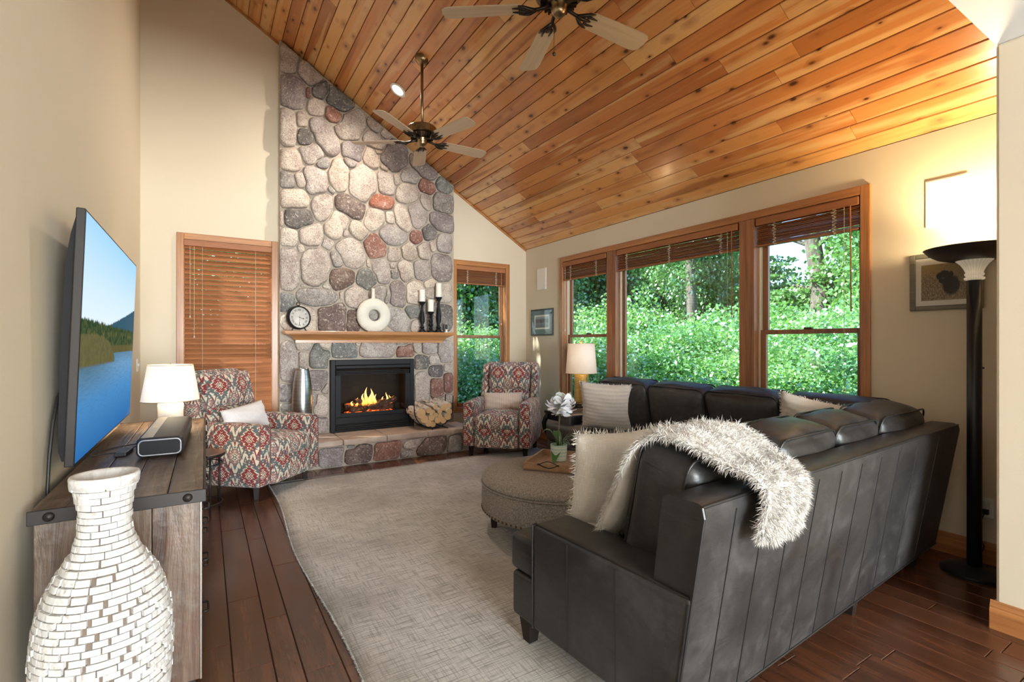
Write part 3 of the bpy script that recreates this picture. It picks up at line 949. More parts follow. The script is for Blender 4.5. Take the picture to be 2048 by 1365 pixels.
def m_ember():
    t = T('ember_bed')
    n = t.noise(t.obj(), 34.0, 3, 0.7)
    return t.pbr((0.03, 0.02, 0.015), 0.95, **{'Emission Color': (1.0, 0.13, 0.02), 'Emission Strength': t.ma('MULTIPLY', t.ramp(n, [(0.5, 0.0), (0.66, 1.0)]), 4.0)})
bm = softbox(.56, .22, .03, .014, (0, 0, .01), 7, .004); finish('ember_bed', bm, m_ember(), ins, (0.0, .17, .185))
for (xa, ya, za, xb, yb_, zb, r) in ((-.24, .16, .215, .28, .20, .245, .045), (-.28, .24, .255, .22, .23, .30, .04), (-.10, .10, .23, .30, .14, .335, .036), (-.20, .12, .325, .08, .24, .345, .03)):
    b = new_bm()
    pts = [Vector((xa + (xb - xa) * i / 8, ya + (yb_ - ya) * i / 8, za + (zb - za) * i / 8 + .008 * math.sin(i * 1.7))) for i in range(9)]
    tube(b, pts, [r * (0.92 + .12 * math.sin(i * 2.1 + xa * 20)) for i in range(9)], 12)
    finish('fire_log', b, CHAR, ins, smooth=False)
def m_flame():
    t = T('flame')
    g = t.sep(t.gen())
    c = t.ramp(g[2], [(0.0, (1.0, 0.22, 0.02)), (0.45, (1.0, 0.50, 0.12)), (1.0, (1.0, 0.62, 0.25))])
    lw = t.n('LayerWeight', {'Blend': 0.35}).outputs['Facing']
    em = t.n('Emission', {'Color': c, 'Strength': 2.6}).outputs[0]
    tr = t.n('BsdfTransparent').outputs[0]
    mx = t.n('MixShader')
    fade = t.ma('MULTIPLY', t.ramp(lw, [(0.10, 0.72), (0.75, 0.0)]), t.ramp(g[2], [(0.0, 0.6), (0.3, 1.0), (1.0, 0.35)]))
    t.set(mx.inputs[0], fade); t.set(mx.inputs[1], tr); t.set(mx.inputs[2], em)
    return t.surf(mx.outputs[0])
FLM = m_flame()
rr = random.Random(4)
for (fx, fh, fr) in ((-.09, .15, .030), (-.05, .22, .032), (-.01, .16, .028), (.03, .20, .030), (.065, .13, .026), (-.16, .10, .026), (.15, .10, .024), (.20, .15, .022), (.25, .11, .018), (-.21, .06, .02)):
    b = new_bm()
    k = 9; y0 = .15 + rr.uniform(-.02, .05); ph = rr.uniform(0, 6)
    tube(b, [(fx + .018 * math.sin(i * .75 + ph) * i / k, y0, .27 + fh * i / (k - 1)) for i in range(k)],
         [fr * max(.03, math.sin(min(1, (i + .9) / 3.2) * PI / 2) * (1 - i / (k - 1)) ** .75) for i in range(k)], 10)
    finish('flame', b, FLM, ins, smooth=True)
add_light('fire_glow', 'POINT', (0.0, .14, .34), 2.5, (1.0, .42, .12), shadow_soft_size=.08, parent=ins)

# ------------------------------------------------------------------ mantel shelf
bm = new_bm()
MX0, MX1 = .712, 2.672
lev = [(1.305, .09), (1.335, .09), (1.337, .102), (1.343, .106), (1.352, .112), (1.366, .128), (1.384, .158), (1.392, .176), (1.394, .188), (1.400, .190), (1.402, .204), (1.430, .208), (1.434, .205)]
pm = .208
prev = None
for z, p in lev:
    i_ = pm - p
    rg_ = [bm.verts.new(q) for q in ((MX0 + i_, YS - p, z), (MX1 - i_, YS - p, z), (MX1 - i_, YS + .0, z), (MX0 + i_, YS + .0, z))]
    if prev: bridge(bm, prev, rg_)
    else: bm.faces.new(rg_[::-1])
    prev = rg_
bm.faces.new(prev)
mant = finish('mantel_shelf', bm, grain_wood('oak_mantel', (0.50, 0.235, 0.08), (0.30, 0.12, 0.038), 0, 1.3, 0.35, 0.3))
mant.location = (0, -.0, 0)
tag(mant, 'golden oak mantel shelf with crown moulding across the stone chimney', 'mantel shelf')
ZM = 1.434

# ================================================================== SECTIONAL SOFA
def m_leather():
    t = T('charcoal_leather')
    p = t.obj()
    n = t.noise(p, 3.2, 5, 0.62, 0.6); f = t.noise(p, 260.0, 2, 0.6); g = t.noise(p, 26.0, 4, 0.6)
    c = t.ramp(t.ma('ADD', t.ma('MULTIPLY', n, 0.75), t.ma('MULTIPLY', g, 0.25)), [(0.34, (0.013, 0.012, 0.012)), (0.52, (0.025, 0.0235, 0.0235)), (0.70, (0.056, 0.053, 0.052))])
    r = t.ramp(n, [(0.3, 0.36), (0.7, 0.52)])
    wr = t.noise(t.scale(p, (5.0, 5.0, 14.0)), 1.0, 3, 0.55, 0.8)
    return t.pbr(c, r, normal=t.bump(t.ma('ADD', t.ma('MULTIPLY', wr, 2.0), t.ma('MULTIPLY', f, 0.12)), 0.22, 0.008), **{'Specular IOR Level': 0.5})
LEA = m_leather()
PIPE = plain('leather_piping', (0.016, 0.015, 0.015), 0.4)
LEG = plain('espresso_leg', (0.012, 0.008, 0.006), 0.6, **{'Specular IOR Level': 0.3})

def rrect(wx, wz, r, k=5):
    pts = []
    for (sx_, sz_, a0) in ((1, 1, 0), (-1, 1, 90), (-1, -1, 180), (1, -1, 270)):
        for i in range(k + 1):
            a = math.radians(a0 + 90 * i / k)
            pts.append((sx_ * (wx / 2 - r) + r * math.cos(a), sz_ * (wz / 2 - r) + r * math.sin(a)))
    return pts
def pipe_loop(name, wx, wz, r, y, rad, parent, flat='xz'):
    b = new_bm()
    pts = [(p[0], y, p[1]) if flat == 'xz' else (p[0], p[1], y) for p in rrect(wx, wz, r)]
    tube(b, pts, rad, 6, closed=True)
    return finish(name, b, PIPE, parent, smooth=True)
def back_cushion(par, c, wx, th, hz, rotz, lean, seed):
    o = finish('back_cushion', softbox(wx, th, hz, .055, (.012, .05, .030), 13, .008, seed), LEA, par, smooth=True)
    o.location = c
    o.rotation_euler = (lean, 0, rotz)
    for yy in (-1, 1):
        pipe_loop('piping', wx - .006, hz + .004, .05, yy * (th / 2 - .022), .0055, o)
    return o
sofa = thing('sectional_sofa', 'charcoal leather L-shaped sectional sofa with loose back cushions', 'sofa', (1.154, 1.70, 0), math.radians(3.63))
# run with its back to the camera (local x along the back, y towards the hearth)
XE = 2.50
bm = new_bm(); prism(bm, [(.005, .11), (.005, .555), (-.752, .555), (-.684, .11)], -.002, .205, 'yz')
bmesh.ops.bevel(bm, geom=list(bm.edges), offset=.026, segments=3, affect='EDGES', profile=.5)
arm = finish('arm', bm, LEA, sofa, angle=50)
b = new_bm(); tube(b, [(.003, .003, .115), (.003, .003, .545), (.010, -.01, .553), (.004, -.745, .551)], .0045, 6); finish('piping', b, PIPE, arm)
b = new_bm(); tube(b, [(-.0022, -.215, .125), (-.0022, -.215, .535)], .0024, 5); finish('seam', b, PIPE, arm)
b = new_bm(); tube(b, [(-.0022, -.46, .125), (-.0022, -.46, .535)], .0016, 5); finish('seam', b, PIPE, arm)
# outer back, raked
bm = new_bm()
prof = [(-.685, .108), (-.795, .80), (-.790, .825), (-.770, .836), (-.665, .836), (-.645, .822), (-.640, .80), (-.555, .108)]
prism(bm, prof, 0.010, XE, 'yz')
bk = finish('back_frame', bm, LEA, sofa, angle=35)
def yback(z): return -.685 - (z - .108) * .110 / .692
b = new_bm(); tube(b, [(.002, yback(.11) - .001, .11), (.002, -.794, .80), (.004, -.786, .828)], .005, 6); finish('piping', b, PIPE, bk)
b = new_bm(); tube(b, [(.004, -.788, .829), (XE - .004, -.788, .829)], .0048, 6); finish('piping', b, PIPE, bk)
b = new_bm(); tube(b, [(.0, yback(.11) - .002, .112), (XE, yback(.11) - .002, .112)], .004, 6); finish('piping', b, PIPE, bk)
for q in (.165, .345, .53, .72, .915, 1.11, 1.32, 1.54, 1.80, 2.12):
    b = new_bm(); tube(b, [(q, yback(.115) - .0006, .115), (q, yback(.5) - .0006, .5), (q, yback(.80) - .0006, .80)], .0024, 5)
    finish('seam', b, PIPE, bk)
finish('base_rail', rbox(.012, -.66, .108, XE - .25, .165, .30, .018, 2), LEA, sofa, angle=50)
# seat cushions
def t_cushion(x0, x1, y0, y1, ext, side, z0, z1, par):
    bm_ = new_bm()
    poly = [(x0, y0), (x1, y0), (x1, y1), (x0 - ext, y1), (x0 - ext, .012), (x0, .012)] if ext else [(x0, y0), (x1, y0), (x1, y1), (x0, y1)]
    prism(bm_, poly, z0, z1, 'xy')
    bmesh.ops.bevel(bm_, geom=list(bm_.edges), offset=.026, segments=3, affect='EDGES', profile=.5)
    return finish('seat_cushion', bm_, LEA, par, angle=60)
t_cushion(.210, .98, -.56, .185, .195, 0, .302, .462, sofa)
t_cushion(.985, 1.80, -.56, .185, 0, 0, .302, .462, sofa)
for (xa, xb, sd) in ((.165, .755, 1), (.775, 1.285, 2), (1.30, 1.785, 3), (1.80, 2.47, 4)):
    back_cushion(sofa, ((xa + xb) / 2, -.485 if sd < 4 else -.50, .700 if sd < 4 else .705), xb - xa, .245, .455, 0, .20, sd)
for (lx, ly) in ((.055, .085), (.055, -.63), (1.45, -.62), (2.30, -.62)):
    b = new_bm()
    a_ = [b.verts.new((lx + dx * .034, ly + dy * .034, .112)) for dx, dy in ((-1, -1), (1, -1), (1, 1), (-1, 1))]
    c_ = [b.verts.new((lx + dx * .021, ly + dy * .021, .0)) for dx, dy in ((-1, -1), (1, -1), (1, 1), (-1, 1))]
    bridge(b, a_, c_); b.faces.new(a_); b.faces.new(c_[::-1]); finish('leg', b, LEG, sofa)
# run along the windows, built square to the wall: undo the turn of the first run
SB = Matrix.Translation(sofa.location) @ Matrix.Rotation(math.radians(3.63), 4, 'Z')
def put(o, loc, rot=(0, 0, 0)):
    o.matrix_local = SB.inverted() @ (Matrix.Translation(loc) @ Euler(rot).to_matrix().to_4x4()); return o
BX0, BX1, BY1 = 3.03, 3.765, 4.20
put(finish('base_rail', rbox(BX0 - .0, 1.62, .108, BX1 - .12, BY1 - .01, .30, .018, 2), LEA, sofa, angle=50), (0, 0, 0))
a2 = put(finish('arm', rbox(BX0 + .14, BY1 - .20, .108, BX1 - .02, BY1, .555, .022, 3), LEA, sofa, angle=50), (0, 0, 0))
bm = new_bm(); prism(bm, [(BX1 - .10, .108), (BX1 - .005, .80), (BX1 - .015, .836), (BX1 - .115, .836), (BX1 - .14, .81), (BX1 - .22, .108)], 1.35, BY1 - .02, 'xz')
put(finish('back_frame', bm, LEA, sofa, angle=35), (0, 0, 0))
for (y0, y1, ext) in ((3.02, BY1 - .205, .20), (2.03, 3.015, 0)):
    bm_ = new_bm()
    poly = [(BX0 - .02, y0), (BX1 - .2, y0), (BX1 - .2, y1)] + ([(BX0 + .13, y1), (BX0 + .13, y1 + ext), (BX0 - .02, y1 + ext)] if ext else [(BX0 - .02, y1)])
    prism(bm_, poly, .302, .462, 'xy')
    bmesh.ops.bevel(bm_, geom=list(bm_.edges), offset=.026, segments=3, affect='EDGES', profile=.5)
    put(finish('seat_cushion', bm_, LEA, sofa, angle=60), (0, 0, 0))
put(finish('corner_seat', rbox(2.86, 1.36, .302, BX1 - .2, 2.02, .462, .026, 3), LEA, sofa, angle=60), (0, 0, 0))
for (ya, yb, sd) in ((3.16, 3.80, 11), (2.56, 3.15, 12), (1.955, 2.55, 13), (1.33, 1.945, 14)):
    o = back_cushion(sofa, (0, 0, 0), yb - ya, .22, .475, 0, 0, sd)
    put(o, (3.515, (ya + yb) / 2, .705), (.20, 0, -PI / 2))
for (lx, ly) in ((3.08, 4.12), (3.70, 4.12)):
    b = new_bm(); tube(b, [(0, 0, 0), (0, 0, .112)], [.022, .034], 4); put(finish('leg', b, LEG, sofa), (lx, ly, 0))

# ------------------------------------------------------------------ cushions on the sofa
def m_linen(name, col, rib=0.0, scale=420.0):
    t = T(name)
    p = t.sep(t.obj())
    wv = t.noise(t.com(t.ma('MULTIPLY', p[0], scale), t.ma('MULTIPLY', p[2], 26.0), 0.0), 1.0, 2)
    wh = t.noise(t.com(t.ma('MULTIPLY', p[0], 26.0), t.ma('MULTIPLY', p[2], scale), 3.0), 1.0, 2)
    f = t.ma('ADD', wv, wh)
    c = t.mix(t.ramp(f, [(0.8, 0.0), (1.2, 0.55)]), col, tuple(x * 0.72 for x in col))
    h = f
    if rib:
        s_ = t.ma('SINE', t.ma('MULTIPLY', p[2] if rib > 0 else p[0], abs(rib)))
        h = t.ma('ADD', t.ma('MULTIPLY', s_, 0.8), f)
        c = t.mix(t.ramp(s_, [(-0.0, 0.30), (0.5, 0.0)]), c, tuple(x * 0.62 for x in col))
    return t.pbr(c, 0.9, normal=t.bump(h, 0.35, 0.004), **{'Sheen Weight': 0.25})
LIN1 = m_linen('natural_linen', (0.66, 0.615, 0.565))
LIN2 = m_linen('crinkled_cotton', (0.66, 0.60, 0.53), 175.0)
LIN3 = m_linen('white_cotton', (0.78, 0.74, 0.74), 0)
LIN4 = m_linen('cream_rib', (0.70, 0.58, 0.49), -230.0)
FRI = plain('cotton_fringe', (0.74, 0.70, 0.64), 0.95)
def scatter(name, label, w_, h_, t_, mat, loc, rot, fringe=0.0, seed=1, ruffle=False):
    o = finish(name, pillow(w_, h_, t_, 18, .07, .008, seed), mat, smooth=True)
    o.location = loc; o.rotation_euler = rot
    tag(o, label, 'pillow')
    if fringe:
        rg = random.Random(seed)
        R, D = [], []
        N = int(560 * (w_ + h_))
        for _ in range(N):
            e = rg.choice('lrtb'); q = rg.uniform(-1, 1); j = rg.uniform(-.006, .006)
            if e in 'lr':
                sg = 1 if e == 'r' else -1
                R.append((sg * w_ / 2 * (1 - .07 * (1 - q * q)) - sg * .004, j, q * h_ / 2)); D.append((sg, 0, 0))
            else:
                sg = 1 if e == 't' else -1
                R.append((q * w_ / 2, j, sg * h_ / 2 * (1 - .07 * (1 - q * q)) - sg * .004)); D.append((0, 0, sg))
        strands('fringe', R, D, fringe, .0016, FRI, o, .35, seed)
    return o
def in_sofa(x, y, z): return SB @ Vector((x, y, z))
RZ = math.radians(3.63)
scatter('throw_pillow', 'plain beige linen pillow with frayed edge at the sofa end beside the fur throw', .49, .46, .17, LIN1, in_sofa(.435, -.065, .688), (.16, 0, RZ - .18), .030, 5)
scatter('throw_pillow', 'crinkled off-white square pillow upright at the far end of the sofa', .50, .48, .16, LIN2, (3.27, 3.56, .690), (.24, .03, -PI / 2 + .55), .018, 6)
scatter('throw_pillow', 'crinkled off-white pillow slumped in the corner of the sofa behind the cushions', .46, .46, .16, LIN2, (3.25, 1.62, .745), (.34, .16, -PI / 2 + .18), .018, 9)

# ------------------------------------------------------------------ fur throw
FUR = (lambda t: t.pbr(t.mix(t.noise(t.obj(), 30.0, 3), (0.70, 0.675, 0.645), (0.50, 0.465, 0.43)), 0.9, **{'Sheen Weight': 0.3}))(T('white_faux_fur'))
path = [(.02, -.02, .492), (.0, -.12, .490), (-.01, -.21, .515), (-.01, -.265, .60), (0, -.315, .72), (.0, -.36, .84), (.01, -.42, .935), (.025, -.50, .972), (.04, -.58, .965), (.05, -.65, .925), (.05, -.72, .880),
        (.045, -.79, .868), (.035, -.835, .842), (.02, -.846, .80), (.0, -.842, .755), (-.01, -.836, .715)]
hw = [.10, .13, .15, .16, .165, .17, .175, .18, .18, .17, .155, .14, .125, .115, .115, .10]
V, F = [], []
NX = 14
rgf = random.Random(2)
for i, (ox, y, z) in enumerate(path):
    a = Vector(path[max(0, i - 1)]); c = Vector(path[min(len(path) - 1, i + 1)])
    tn = (c - a); nrm = Vector((0, -tn.z, tn.y)).normalized() * -1
    if nrm.z < 0 and i < 9: nrm = -nrm
    for j in range(NX + 1):
        f = j / NX * 2 - 1
        lift = .010 + .016 * math.sin(f * 7 + i * .8) * (1 if 2 < i else .4)
        V.append(Vector((.335 + ox + f * hw[i], y, z)) + nrm * abs(lift))
for i in range(len(path) - 1):
    for j in range(NX):
        q = i * (NX + 1) + j
        F.append((q, q + 1, q + NX + 2, q + NX + 1))
me = bpy.data.meshes.new('fur_throw'); me.from_pydata([tuple(v) for v in V], [], F)
for p in me.polygons: p.use_smooth = True
thr = link('fur_throw', me, FUR); thr.location = sofa.location; thr.rotation_euler = (0, 0, RZ)
md = thr.modifiers.new('thick', 'SOLIDIFY'); md.thickness = .014; md.offset = 0
tag(thr, 'shaggy white fur throw draped over the end cushion and sofa back', 'blanket')
me.update()
R, D = [], []
nsd = np.random.default_rng(8)
cen = Vector((.335, -.52, .62))
for p in me.polygons:
    vs_ = [me.vertices[k].co for k in p.vertices]
    nn = p.normal.copy()
    if nn.dot(p.center - cen) < 0: nn = -nn
    for _ in range(105):
        a, b = nsd.random(2)
        q = (vs_[0] * (1 - a) + vs_[1] * a) * (1 - b) + (vs_[3] * (1 - a) + vs_[2] * a) * b
        R.append(tuple(q)); D.append((nn.x, nn.y - .10, nn.z - .35))
    # edges shed hair sideways
for i in range(len(path)):
    for e, sg in ((0, -1), (NX, 1)):
        vtx = V[i * (NX + 1) + e]
        v2 = V[min(i + 1, len(path) - 1) * (NX + 1) + e]
        for _ in range(150):
            q = vtx.lerp(v2, nsd.random()); R.append(tuple(q)); D.append((sg * 1.0, nsd.normal(0, .3), -.2 + nsd.normal(0, .3)))
for j in range(NX):
    for row_, dz in ((len(path) - 1, (0, 0, -1)), (0, (0, 1, -.2))):
        a_, b_ = V[row_ * (NX + 1) + j], V[row_ * (NX + 1) + j + 1]
        for _ in range(60):
            R.append(tuple(a_.lerp(b_, nsd.random()))); D.append(dz)
strands('pile', R, D, .033, .0011, FUR, thr, .42, 8, .55)

# ================================================================== RECLINERS
def m_ikat():
    t = T('southwest_ikat')
    uv = t.sep(t.uv())
    nz = t.noise(t.uv(), 90.0, 2)
    jit = t.ma('MULTIPLY', t.ma('SUBTRACT', nz, 0.5), 0.06)
    u = t.ma('ADD', t.ma('DIVIDE', uv[0], 0.27), jit); v = t.ma('ADD', t.ma('DIVIDE', uv[1], 0.30), jit)
    def tri(x, k=1.0):  # 0 at cell centre, 1 at its edge
        return t.ma('ABSOLUTE', t.ma('SUBTRACT', t.ma('MULTIPLY', t.ma('FRACT', x), 2.0), 1.0))
    def motif(a, b):
        q = t.ma('DIVIDE', t.ma('FLOOR', t.ma('MULTIPLY', b, 9.0)), 9.0)
        return t.ma('ADD', t.ma('MULTIPLY', a, 0.95), t.ma('ADD', q, t.ma('MULTIPLY', tri(t.ma('MULTIPLY', b, 4.5)), 0.16)))
    d1 = motif(tri(u), tri(v))
    d2 = motif(tri(t.ma('ADD', u, 0.5)), tri(t.ma('ADD', v, 0.5)))
    red, cream, teal, rose, dark = (0.21, 0.024, 0.026), (0.62, 0.55, 0.43), (0.095, 0.115, 0.118), (0.33, 0.17, 0.15), (0.035, 0.04, 0.045)
    c1 = t.ramp(d1, [(0.0, dark), (0.10, cream), (0.19, red), (0.27, cream), (0.33, red), (0.60, cream), (0.72, teal)], 'CONSTANT')
    c2 = t.ramp(d2, [(0.0, cream), (0.12, teal), (0.24, cream), (0.32, rose), (0.50, teal), (0.58, cream), (0.72, cream)], 'CONSTANT')
    c = t.mix(t.step(t.ma('SUBTRACT', d1, d2), 0.0, 0.005), c1, c2)
    zz = tri(t.ma('ADD', t.ma('MULTIPLY', v, 3.0), tri(t.ma('MULTIPLY', u, 4.0))))
    mid = t.ma('MULTIPLY', t.step(d1, 0.62, 0.01), t.step(d2, 0.58, 0.01))
    c = t.mix(t.ma('MULTIPLY', mid, t.step(zz, 0.62, 0.03)), c, t.mix(t.step(t.noise(t.uv(), 7.0, 1), .5, .03), red, teal))
    fl = t.noise(t.uv(), 420.0, 2, 0.7)
    c = t.mix(t.ramp(fl, [(0.42, 0.0), (0.75, 0.55)]), c, t.mix(1.0, c, (0.55, 0.52, 0.5), 'MULTIPLY'))
    return t.pbr(c, 0.92, normal=t.bump(fl, 0.3, 0.003), **{'Sheen Weight': 0.15})
IKAT = m_ikat()
def recliner(label, loc, rotz):
    R_ = thing('recliner', label, 'armchair', loc, rotz, 'patterned recliners')
    W, AW = .80, .145
    def part(name, bm_, c, rot=(0, 0, 0), off=(0, 0)):
        o = finish(name, bm_, IKAT, R_, smooth=True); box_uv(o, 1.0, off); o.location = c; o.rotation_euler = rot; return o
    for sg in (-1, 1):
        part('arm', softbox(AW, .80, .51, .040, (.010, .006, .012), 11), (sg * (W / 2 - AW / 2), -.03, .365), (0, 0, 0), (.10 * sg, 0))
        b = new_bm(); tube(b, [(sg * (W / 2 - .012), -.425, .13), (sg * (W / 2 - .012), -.425, .58), (sg * (W / 2 - .05), -.426, .612), (sg * (W / 2 - AW + .05), -.426, .612), (sg * (W / 2 - AW + .012), -.425, .58), (sg * (W / 2 - AW + .012), -.425, .14)], .004, 6)
        pz = finish('welt', b, plain('recliner_welt', (.16, .06, .05), .9) if 'recliner_welt' not in bpy.data.materials else bpy.data.materials['recliner_welt'], R_)
    sw = W - 2 * AW - .006
    part('seat_cushion', softbox(sw, .66, .17, .045, (0, .016, .028), 11), (0, -.115, .395))
    part('footrest_panel', softbox(sw, .09, .235, .030, (0, .016, 0), 9), (0, -.395, .222), (-.05, 0, 0), (0, .06))
    part('base', rbox(-W / 2 + .02, -.36, .12, W / 2 - .02, .40, .30, .02, 2), (0, 0, 0))
    lean = -.24
    part('lumbar_cushion', softbox(sw + .02, .17, .30, .050, (0, .040, .012), 11), (0, .245, .575), (lean, 0, 0))
    part('headrest_cushion', softbox(sw + .02, .19, .325, .055, (0, .045, .016), 11), (0, .325, .865), (lean, 0, 0), (0, .12))
    part('back_shell', softbox(W - .10, .10, .72, .035, (0, 0, 0), 7), (0, .395, .70), (lean, 0, 0))
    for sg in (-1, 1):
        part('back_wing', softbox(.085, .20, .58, .034, (.008, 0, 0), 9), (sg * (sw / 2 + .068), .355, .735), (lean, 0, 0), (.05, .03))
    for (lx, ly) in ((-.32, -.33), (.32, -.33), (-.32, .32), (.32, .32)):
        b = new_bm(); tube(b, [(lx, ly, 0), (lx, ly, .14)], [.024, .036], 4); finish('leg', b, LEG, R_)
    return R_
# chairs face the middle of the rug (local -y is the front)
r1 = recliner('patterned recliner beside the closed wooden blind, next to the console', (.355, 5.09, 0), math.radians(45))
r2 = recliner('patterned recliner in the far corner in front of the narrow window', (3.10, 5.175, 0), math.radians(-44))
def in_obj(o, v): return Matrix.Translation(o.location) @ Matrix.Rotation(o.rotation_euler[2], 4, 'Z') @ Vector(v)
scatter('lumbar_pillow', 'plain white lumbar pillow on the recliner by the closed blind', .56, .26, .16, LIN3, in_obj(r1, (-.075, -.02, .625)), (-.30, -.06, r1.rotation_euler[2] + .10), 0, 12)
scatter('lumbar_pillow', 'ribbed cream lumbar pillow on the recliner in the far corner', .50, .23, .14, LIN4, in_obj(r2, (-.03, .045, .585)), (-.26, -.03, r2.rotation_euler[2] + .06), 0, 13)

# ================================================================== OTTOMAN, TRAY, ORCHID
def m_tweed():
    t = T('tweed_ottoman')
    n = t.noise(t.obj(), 240.0, 2, 0.8); n2 = t.noise(t.obj(), 90.0, 2)
    c = t.ramp(t.ma('ADD', t.ma('MULTIPLY', n, 0.7), t.ma('MULTIPLY', n2, 0.3)), [(0.36, (0.135, 0.115, 0.096)), (0.52, (0.29, 0.255, 0.22)), (0.66, (0.52, 0.475, 0.42))])
    return t.pbr(c, 0.95, normal=t.bump(n, 0.6, 0.004))
TWD = m_tweed()
OC = Vector((2.13, 2.80, 0)); OR_ = .545
ot = thing('round_ottoman', 'round taupe tweed ottoman with nailhead trim and dark legs', 'ottoman', OC)
b = new_bm(); lathe(b, [(OR_ - .03, .150), (OR_ - .006, .152), (OR_, .165), (OR_ + .004, .24), (OR_, .325), (OR_ - .004, .335)], 64); finish('side_panel', b, TWD, ot, angle=45)
b = new_bm(); lathe(b, [(OR_ - .01, .335), (OR_ + .002, .345), (OR_ + .004, .360), (OR_ - .012, .385), (OR_ - .06, .402), (OR_ - .2, .412), (.2, .418), (.0, .420)], 64); finish('top_cushion', b, TWD, ot, angle=60)
b = new_bm(); tube(b, [((OR_ + .004) * math.cos(2 * PI * i / 64), (OR_ + .004) * math.sin(2 * PI * i / 64), .338) for i in range(64)], .006, 6, closed=True); finish('welt', b, TWD, ot, smooth=True)
b = new_bm()
for i in range(92):
    a = 2 * PI * i / 92
    M = Matrix.Translation(((OR_ + .001) * math.cos(a), (OR_ + .001) * math.sin(a), .166)) @ Matrix.Rotation(a, 4, 'Z') @ Matrix.Rotation(PI / 2, 4, 'Y')
    lathe(b, [(.0085, -.002), (.008, .002), (.004, .005), (.0, .006)], 8, M=M)
stuff(finish('nailhead_trim', b, plain('bronze_nail', (.14, .09, .05), .35, .9), ot, smooth=True))
for k in range(4):
    a = math.radians(152 + 90 * k)
    b = new_bm(); p = Vector((math.cos(a) * .46, math.sin(a) * .46, 0)); tube(b, [p, p + Vector((0, 0, .155))], [.022, .034], 4); finish('leg', b, LEG, ot)

TRW = grain_wood('tray_wood', (0.46, 0.27, 0.15), (0.25, 0.13, 0.065), 1, .9, 0.45, 0.1)
tang = math.radians(-52)
tray = thing('serving_tray', 'wooden serving tray with bowed metal handles on the round ottoman', 'tray', (2.175, 2.885, .4215), tang)
TW, TD, TT = .36, .46, .012
finish('tray_base', rbox(-TW / 2, -TD / 2, 0, TW / 2, TD / 2, .012, .002), TRW, tray)
for (x0, y0, x1, y1) in ((-TW / 2, -TD / 2, TW / 2, -TD / 2 + TT), (-TW / 2, TD / 2 - TT, TW / 2, TD / 2), (-TW / 2, -TD / 2 + TT, -TW / 2 + TT, TD / 2 - TT), (TW / 2 - TT, -TD / 2 + TT, TW / 2, TD / 2 - TT)):
    finish('tray_side', rbox(x0, y0, .0, x1, y1, .052, .003), TRW, tray)
for sg in (-1, 1):
    b = new_bm(); yy = sg * (TD / 2 + .004)
    tube(b, [(-.065 + .13 * i / 12, yy, .046 + .022 * math.sin(PI * i / 12)) for i in range(13)], .0028, 6)
    tube(b, [(-.065 + .13 * i / 12, yy, .046 - .022 * math.sin(PI * i / 12)) for i in range(13)], .0028, 6)
    for ex in (-.068, .068): tube(b, [(ex - .008, yy, .046), (ex + .008, yy, .046)], .005, 6)
    finish('handle', b, BLK2, tray, smooth=True)

def m_pot():
    t = T('striped_pot')
    z = t.sep(t.obj())[2]
    s_ = t.ma('SINE', t.ma('ADD', t.ma('MULTIPLY', z, 260.0), t.ma('MULTIPLY', t.noise(t.obj(), 20.0, 2), 1.5)))
    c = t.mix(t.step(s_, 0.05, 0.2), (0.42, 0.60, 0.50), (0.66, 0.68, 0.56))
    return t.pbr(c, 0.35)
PC = Vector((2.225, 2.93, .4345))
orch = thing('potted_orchid', 'white silk orchid with green leaves in a striped pot on the tray', 'plant', PC)
b = new_bm(); lathe(b, [(.050, 0), (.056, .004), (.062, .105), (.062, .118), (.057, .118), (.055, .10), (.0, .10)], 32, cap=False); finish('pot', b, m_pot(), orch, angle=50)
b = new_bm(); lathe(b, [(.0, .102), (.055, .102), (.056, .100)], 20, cap=False); finish('moss', b, plain('moss', (.08, .10, .03), .95), orch)
LEAFM = plain('orchid_leaf', (0.05, 0.15, 0.035), 0.35)
STEMM = plain('orchid_stem', (0.16, 0.12, 0.06), 0.6)
def blade(pts, widths, th=.0015, up=Vector((0, 0, 1))):
    b = new_bm(); rows = []
    for i, p in enumerate(pts):
        p = Vector(p); d = Vector(pts[min(i + 1, len(pts) - 1)]) - Vector(pts[max(i - 1, 0)])
        sd = d.cross(up)
        if sd.length < 1e-6: sd = Vector((1, 0, 0))
        sd.normalize(); nn = sd.cross(d).normalized()
        w_ = widths[i]
        rows.append([b.verts.new(p - sd * w_ + nn * w_ * .25), b.verts.new(p), b.verts.new(p + sd * w_ + nn * w_ * .25)])
    for r0, r1_ in zip(rows[:-1], rows[1:]):
        for k in range(2): b.faces.new((r0[k], r0[k + 1], r1_[k + 1], r1_[k]))
    return b
camdir = Vector((-PC.x, -PC.y, 0)).normalized(); side = Vector((-camdir.y, camdir.x, 0))   # side points to the photo's right
for (dr, L_, w_, rise) in ((camdir * .75 - side * .35, .14, .040, -.02), (-side * .9 + camdir * .1, .17, .036, .12), (-side * .3 + camdir * -.8, .13, .032, .1), (side * .5 + camdir * .5, .10, .03, .03)):
    pts = [dr * (L_ * t_ / 7 * .8) + Vector((0, 0, .105 + rise * math.sin(t_ / 7 * 2.2) - (.10 if rise < 0 else .0) * (t_ / 7) ** 2)) for t_ in range(8)]
    finish('leaf', blade(pts, [w_ * math.sin(min(1, (t_ + .6) / 3.2) * PI / 2) * (1 - (t_ / 7) ** 3) + .001 for t_ in range(8)]), LEAFM, orch, smooth=True)
ra = random.Random(31)
GR2 = plain('spider_grass', (0.20, 0.33, 0.20), 0.5)
